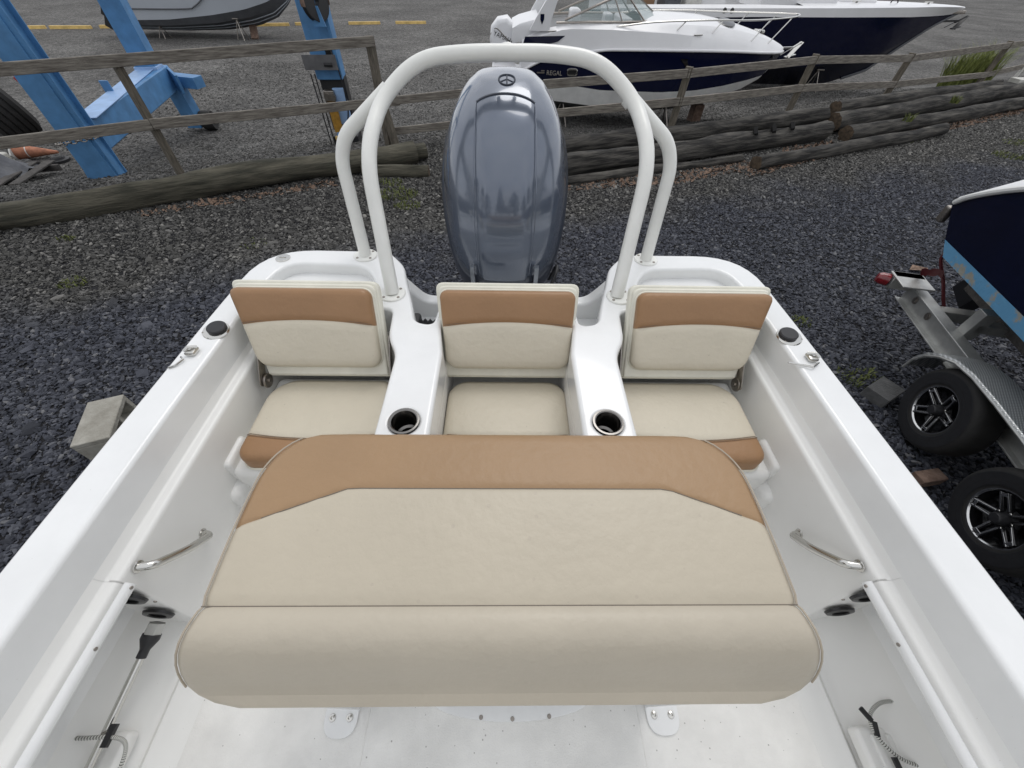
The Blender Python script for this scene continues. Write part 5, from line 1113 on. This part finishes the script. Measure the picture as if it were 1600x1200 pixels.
gm = obj('outboard_motor', join(beam((-18.15, YG-.5, .9), (-18.75, YG-.5, .05), .28, .42), beam((-18.7, YG-.5, .1), (-18.95, YG-.5, -.32), .16, .3), rbox(-18.7, -18.1, YG-.75, YG-.25, .7, 1.6, .1, 3)), M_blackg, gb); obj('white_cap', rbox(-18.62, -18.25, YG-.78, YG-.68, .50, .68, .03), M_hullw, gm)
for x, y, zt, l in ((-16.3, YG-.9, -.15, 'metal boat stand under the stern of the grey boat'), (-12.6, YG-.9, .15, 'metal boat stand under the bow of the grey boat')): tag(obj('boat_stand', stand(x, y, zt, -.6, None), M_steeld), l, 'boat stand', GS)
tag(obj('keel_block', beam((-12.35, YG-.05, -.15), (-12.2, YG-.6, -.62), .3, .2), M_woodchock), 'dark brown timber prop under the bow of the grey boat', 'timber prop')

# ------------------------------------------------------------------ trailer and blue-bottomed boat on the right
TO = Vector((3.42, 1.86, 0)); TF = Vector((-.23, -.973, 0)); TL = Vector((-.973, .23, 0))
TM = frame(TO, TF, TL, (0, 0, 1))                       # local: x to the bow, y towards our boat, z up
tl_ = empty('boat_trailer', (3.8, 2.4, 0), 'aluminium tandem boat trailer with black alloy wheels on the right', 'trailer')
def ibeam(x0, x1, y, zb, zt, w=.09):
    return join(rbox(x0, x1, y-w/2, y+w/2, zt-.012, zt, .002, 1), rbox(x0, x1, y-w/2, y+w/2, zb, zb+.012, .002, 1), rbox(x0, x1, y-.006, y+.006, zb+.012, zt-.012))
obj('frame_rail', xf(ibeam(-1.43, 3.6, -.27, .46, .645, .11), TM), M_alu, tl_); obj('frame_rail', xf(ibeam(-1.43, 3.6, -1.55, .46, .645, .11), TM), M_alu, tl_)
for x in (-1.1, .0, 1.0, 3.0): obj('cross_member', xf(rbox(x-.05, x+.05, -1.50, -.32, .50, .60, .01), TM), M_alu, tl_)
hl = obj('lamp_bracket', xf(join(rbox(-1.50, -1.40, -.32, -.06, .56, .70, .006, 1), rbox(-1.50, -1.22, -.325, -.05, .685, .70, .004, 1)), TM), M_alu, tl_)
obj('tail_lamp', xf(lathe([(0, .10), (.04, .095), (.055, .07), (.06, 0)], 18, axis_m((-1.46, -.06, .62), (-.35, 1, 0))), TM), M_red, tl_)
for x in (-1.25, -1.0): obj('bolt', xf(lathe([(.0, .012), (.02, .012), (.022, .004), (.035, .003), (.035, 0)], 14, axis_m((x, -.262, .56), (0, 1, 0))), TM), M_steeld, tl_)
# fender: flat topped arch over both wheels
fp = [(-.47, .40), (-.46, .50), (-.40, .60), (-.30, .68), (-.16, .745), (.02, .775), (.3, .785), (.6, .785), (.9, .775), (1.08, .745), (1.22, .68), (1.32, .60), (1.38, .50), (1.39, .40)]
def fend(dy0, dy1, dz): return [[(x, y, z+d) for x, z in fp] for y, d in ((dy0, dz), (dy1, dz))]
fd = obj('fender', xf(join(loft([[(x, .015, z) for x, z in fp], [(x, -.22, z) for x, z in fp], [(x, -.22, z-.008) for x, z in fp], [(x, .015, z-.008) for x, z in fp]]), loft([[(x, .015, z) for x, z in fp], [(.46+(x-.46)*.985, .03, z-.012) for x, z in fp], [(.46+(x-.46)*.965, .032, z-.032) for x, z in fp]])), TM), M_diam, tl_, angle=50)
obj('rolled_edge', xf(tube([(.46+(x-.46)*.975, .028, z-.022) for x, z in fp], .011, 8), TM), M_alu, fd)
tyre_p = [(.185, -.10), (.25, -.112), (.31, -.108), (.335, -.085), (.345, -.05), (.345, .05), (.335, .085), (.31, .108), (.25, .112), (.196, .10), (.190, .085), (.185, -.10)]
WR = Matrix((TF, Vector((0, 0, 1)), TL)).transposed()      # wheel frame: z points at our boat
def build_wheel(parent, c, ang):
    w = bpy.data.objects.new('wheel', None); COL.objects.link(w); w.parent = parent; w.location = TM @ Vector(c)-wpos(parent); w.empty_display_size = .1
    w.rotation_euler = (WR @ Matrix.Rotation(R(ang), 3, 'Z')).to_euler()
    return w
w1 = build_wheel(tl_, (.03, -.11, .375), 12)
def part_local(name, g, m, angle=40): o = obj(name, g, m, None, local=True, angle=angle); o.parent = w1; return o
part_local('tyre', lathe(tyre_p, 48), M_tyre)
part_local('sidewall_band', lathe([(.215, .1085), (.222, .1115), (.300, .1125), (.306, .1105)], 40), M_black)
part_local('barrel', lathe([(.190, .095), (.182, .085), (.172, .02), (.05, .0), (0, .0)], 36), M_rimb)
part_local('rim_ring', lathe([(.183, .090), (.190, .0995), (.197, .1005), (.199, .096)], 48), M_rimp)
sg, hg = [], []
for k in range(5):
    for q in (-1, 1):
        a = R(72*k)+q*.115; b = R(72*k)+q*.175; d = Vector((math.cos(a), math.sin(a), 0)); d2 = Vector((math.cos(R(72*k)+q*.42), math.sin(R(72*k)+q*.42), 0))
        sg.append(beam(d2*.055+Vector((0, 0, .055)), d*.178+Vector((0, 0, .086)), .024, .03, up=(0, 0, 1), r=.004)); hg.append(beam(d2*.065+Vector((0, 0, .0735)), d*.177+Vector((0, 0, .1035)), .011, .003, up=(0, 0, 1), r=.001))
    e_ = Vector((math.cos(R(72*k)), math.sin(R(72*k)), 0)); t_ = Vector((-e_.y, e_.x, 0)); hg.append(beam(e_*.160-t_*.022+Vector((0, 0, .0985)), e_*.160+t_*.022+Vector((0, 0, .0985)), .02, .004, r=.001))
sp_ = [part_local('spoke', join(*[sg[2*k], sg[2*k+1]]), M_rimb) for k in range(5)]
for k in range(5): part_local('spoke_face', join(hg[3*k], hg[3*k+1], hg[3*k+2]), M_rimp)
part_local('hub_cap', lathe([(0, .125), (.032, .122), (.040, .11), (.043, .06), (.075, .055), (.08, .04)], 24), M_black)
for k in range(5): part_local('lug_nut', disc((.058*math.cos(R(72*k+36)), .058*math.sin(R(72*k+36)), .055), (0, 0, 1), .009, .02, 6, .002), M_steel)
w2 = copy_tree(w1, tl_); w2.location = TM @ Vector((.925, -.11, .355))-wpos(tl_); w2.rotation_euler = (WR @ Matrix.Rotation(R(-9), 3, 'Z')).to_euler()
for x in (.03, .925):
    w3 = copy_tree(w1, tl_); w3.location = TM @ Vector((x, -1.73, .365))-wpos(tl_); w3.rotation_euler = (WR @ Matrix.Rotation(R(180), 3, 'X')).to_euler()
obj('axle', xf(join(*[tube([(x, -.15, .36), (x, -1.7, .36)], .035, 10) for x in (.03, .925)]), TM), M_alu, tl_)
obj('bunk_bracket', xf(join(rbox(-.75, -.65, -.42, -.32, .60, .86, .01), beam((-.7, -.35, .72), (-.7, -.9, .70), .1, .08)), TM), M_alu, tl_); obj('bunk', xf(join(beam((-1.3, -.62, .78), (2.8, -.62, .74), .1, .14), beam((-1.3, -1.2, .78), (2.8, -1.2, .74), .1, .14)), TM), M_pallet, tl_)
# the boat on it
bb_ = empty('blue_bottomed_boat', tuple(TM @ Vector((0, -.9, .8))), 'navy boat with peeling light blue bottom sitting on the trailer', 'boat')
HB = .86; YC = -.92
def st_(x):
    # half breadths and heights of keel, chine, waterline, rub rail, deck edge at station x
    k = sst(2.6, 5.2, x); w = HB*(1-k*k*.97)
    zr = 1.37+.80*(1-math.exp(-max(0, x+1.5)*.95))
    rk = .0
    return [(0.0, .78+.75*k), (w*.96, 1.04+.35*k), (w*.98, 1.145+.30*k), (w, zr), (w-.02, zr+.045), (max(.0, w-.05-.22*sst(-1.5, -.9, x)), zr+.05+.13*sst(-1.5, -1.0, x)+.10*sst(-.9, .4, x))]
def rake(z): return -1.50+(1.37-z)*.98 if z < 1.45 else -1.50-.0
xs_ = [-1.5, -1.46, -1.4, -1.35, -1.3, -1.25, -1.2, -1.15, -1.1, -1.05, -1.0, -.85, -.6, -.3, .2, .8, 1.5, 2.3, 3.0, 3.7, 4.4, 5.0]
def hband(a, b):
    gs = []
    for s in (1, -1):
        secs = []
        for x in xs_:
            r = st_(x); row = []
            for q in (a, b):
                y, z = r[q]; xx = x+(max(0, 1.37-z)*.98)*(1-sst(-1.5, .5, x)); row.append((xx, YC+s*y, z))
            secs.append(row)
        gs.append(loft(secs))
    return xf(join(*gs), TM)
obj('blue_bottom', join(hband(0, 1), hband(1, 2)), M_bottom, bb_, wn_=False); obj('navy_side', hband(2, 3), M_navyd, bb_, wn_=False); obj('white_deck_edge', join(hband(3, 4), hband(4, 5)), M_hullw, bb_, wn_=False)
top_l = [[(x, YC+st_(x)[5][0]*(2*j/8-1), st_(x)[5][1]) for j in range(9)] for x in xs_]; obj('deck', xf(loft(top_l), TM), M_hullw, bb_, wn_=False)
r0 = st_(-1.5); ends = []
for s in (1, -1): ends += [(-1.5+max(0, 1.37-z)*.98, YC+s*y, z) for y, z in (r0 if s == 1 else list(reversed(r0[1:])))]
obj('transom', xf((ends, [tuple(range(len(ends)))]), TM), M_navyd, bb_, flat=True)
obj('rub_rail', xf(tube([Vector((-1.51, YC, 1.375)), Vector((-1.515, YC+.6, 1.375)), Vector((-1.51, YC+HB-.06, 1.375)), Vector((-1.46, YC+HB+.008, 1.385))]+[Vector((x, YC+st_(x)[3][0]+.01, st_(x)[3][1])) for x in xs_[2:]], .022, 8), TM), M_bootgrey, bb_)
obj('rub_bracket', xf(rbox(-1.53, -1.46, YC+HB-.05, YC+HB+.01, 1.20, 1.34, .02, 2), TM), M_steeld, bb_)
obj('outdrive', xf(join(rbox(-1.55, -1.2, YC-.2, YC+.2, .75, 1.1, .06, 2), beam((-1.45, YC, .95), (-1.6, YC, .45), .14, .28)), TM), M_blackg, bb_)
# chocks and blocks
def chock(name, c, rot, dims, m, label, cat): return tag(obj(name, xf(rbox(-dims[0]/2, dims[0]/2, -dims[1]/2, dims[1]/2, 0, dims[2], .008, 2), Matrix.Translation(c) @ Matrix.Rotation(rot, 4, 'Z')), m), label, cat)
chock('wheel_chock', (3.53, 2.27, 0), .5, (.28, .2, .12), M_greyblock, 'grey stone block wedged behind the rear trailer wheel', 'chock')
chock('wood_chock', (3.33, 1.40, 0), .15, (.22, .10, .10), M_woodchock, 'reddish wooden block wedged between the two trailer wheels', 'chock')
lf = empty('dry_leaf', (5.4, 4.4, 0), 'single brown dry leaf on the gravel behind the trailer lamp', 'leaf'); obj('blade', ([(5.30, 4.40, .04), (5.44, 4.32, .08), (5.54, 4.41, .06), (5.40, 4.50, .055)], [(0, 1, 2, 3)]), M_litter, lf, flat=True)
tag(obj('red_strap', tube(spline([tuple(TM @ Vector(p)) for p in ((-1.36, -.27, 1.02), (-1.385, -.26, .93), (-1.27, -.35, .77), (-1.18, -.42, .63), (-1.09, -.5, .50))], 6), .014, 6), mat('dark_red_cord', (.09, .012, .016), .6)), 'dark red cord hanging from the stern of the blue-bottomed boat', 'cord')
tag(obj('red_rag', xf(loft([[(-1.46+.22*i/5+.03*mnoise.noise(Vector((i*.7, j*.9, 0))), -.28+.02*j, .71+.12*i/5+.035*j+.03*mnoise.noise(Vector((i*.9, j, 3)))) for i in range(6)] for j in range(3)]), TM), MATS['dark_red_cord'], wn_=False), 'dark red rag hanging at the stern of the blue-bottomed boat', 'rag')
# hollow concrete block on the left
kg = join(rbox(-.228, .228, -.11, -.065, -.125, .125, .006, 1), rbox(-.228, .228, .065, .11, -.125, .125, .006, 1), rbox(-.228, -.185, -.064, .064, -.123, .123, .004, 1), rbox(.185, .228, -.064, .064, -.123, .123, .004, 1), rbox(-.02, .02, -.064, .064, -.123, .123, .004, 1))
kb = xf(kg, frame((-3.205, 1.80, .105), (-.363, .932, 0), (0, 0, 1), (.932, .363, 0)))
tag(obj('concrete_block', kb, M_concrete), 'pale hollow concrete block on the gravel beside the white boat', 'concrete block')

# ------------------------------------------------------------------ trees behind us, seen only mirrored in the motor cowl
def tree(x, y, h, rw, seed, label, conifer=False):
    rnd = random.Random(seed); o = empty('tree', (x, y, 0), label, 'tree', 'trees behind the yard')
    obj('trunk', tube([(x, y, -.1), (x+.1, y, h*.4), (x, y+.1, h*.8)], [.28, .2, .08], 8), M_bark, o)
    V, F = [], []
    for _ in range(900):
        t = rnd.random()**.8; z = h*(.18+.82*t); rr = rw*((1-t)*.95+.05 if conifer else math.sin(math.pi*min(1, t*.85+.15))**.6)*math.sqrt(rnd.random()); a = rnd.uniform(0, 6.283); p = Vector((x+rr*math.cos(a), y+rr*math.sin(a), z)); s = rnd.uniform(.18, .42); q = len(V)
        u = Vector((rnd.gauss(0, 1), rnd.gauss(0, 1), rnd.gauss(0, 1))).normalized(); w = u.orthogonal().normalized()
        V += [tuple(p+u*s), tuple(p+w*s*.7), tuple(p-u*s), tuple(p-w*s*.7)]; F.append((q, q+1, q+2, q+3))
    obj('crown', (V, F), M_leaf, o, flat=True)
for i, (x, y, h, rw, c) in enumerate([(-1.5, -17, 10.5, 2.2, True), (3.6, -19, 9.5, 2.9, False), (-9, -18, 8.5, 3.6, False), (-15, -15, 9.5, 4.0, False), (10.5, -18, 8.0, 3.4, False), (17, -14, 9.5, 4.2, False), (-21, -9, 10, 4.4, False), (22, -8, 10, 4.4, False)]):
    tree(x, y, h, rw, 200+i, ['slim dark conifer behind the yard, mirrored in the motor cowl', 'round crowned tree mirrored beside the conifer in the motor cowl', 'broad tree behind the yard left of the conifer', 'broad tree behind the yard at its left corner', 'broad tree behind the yard right of the round crowned tree', 'broad tree behind the yard at its right corner', 'tall broad tree on the left side of the yard behind us', 'tall broad tree on the right side of the yard behind us'][i], c)
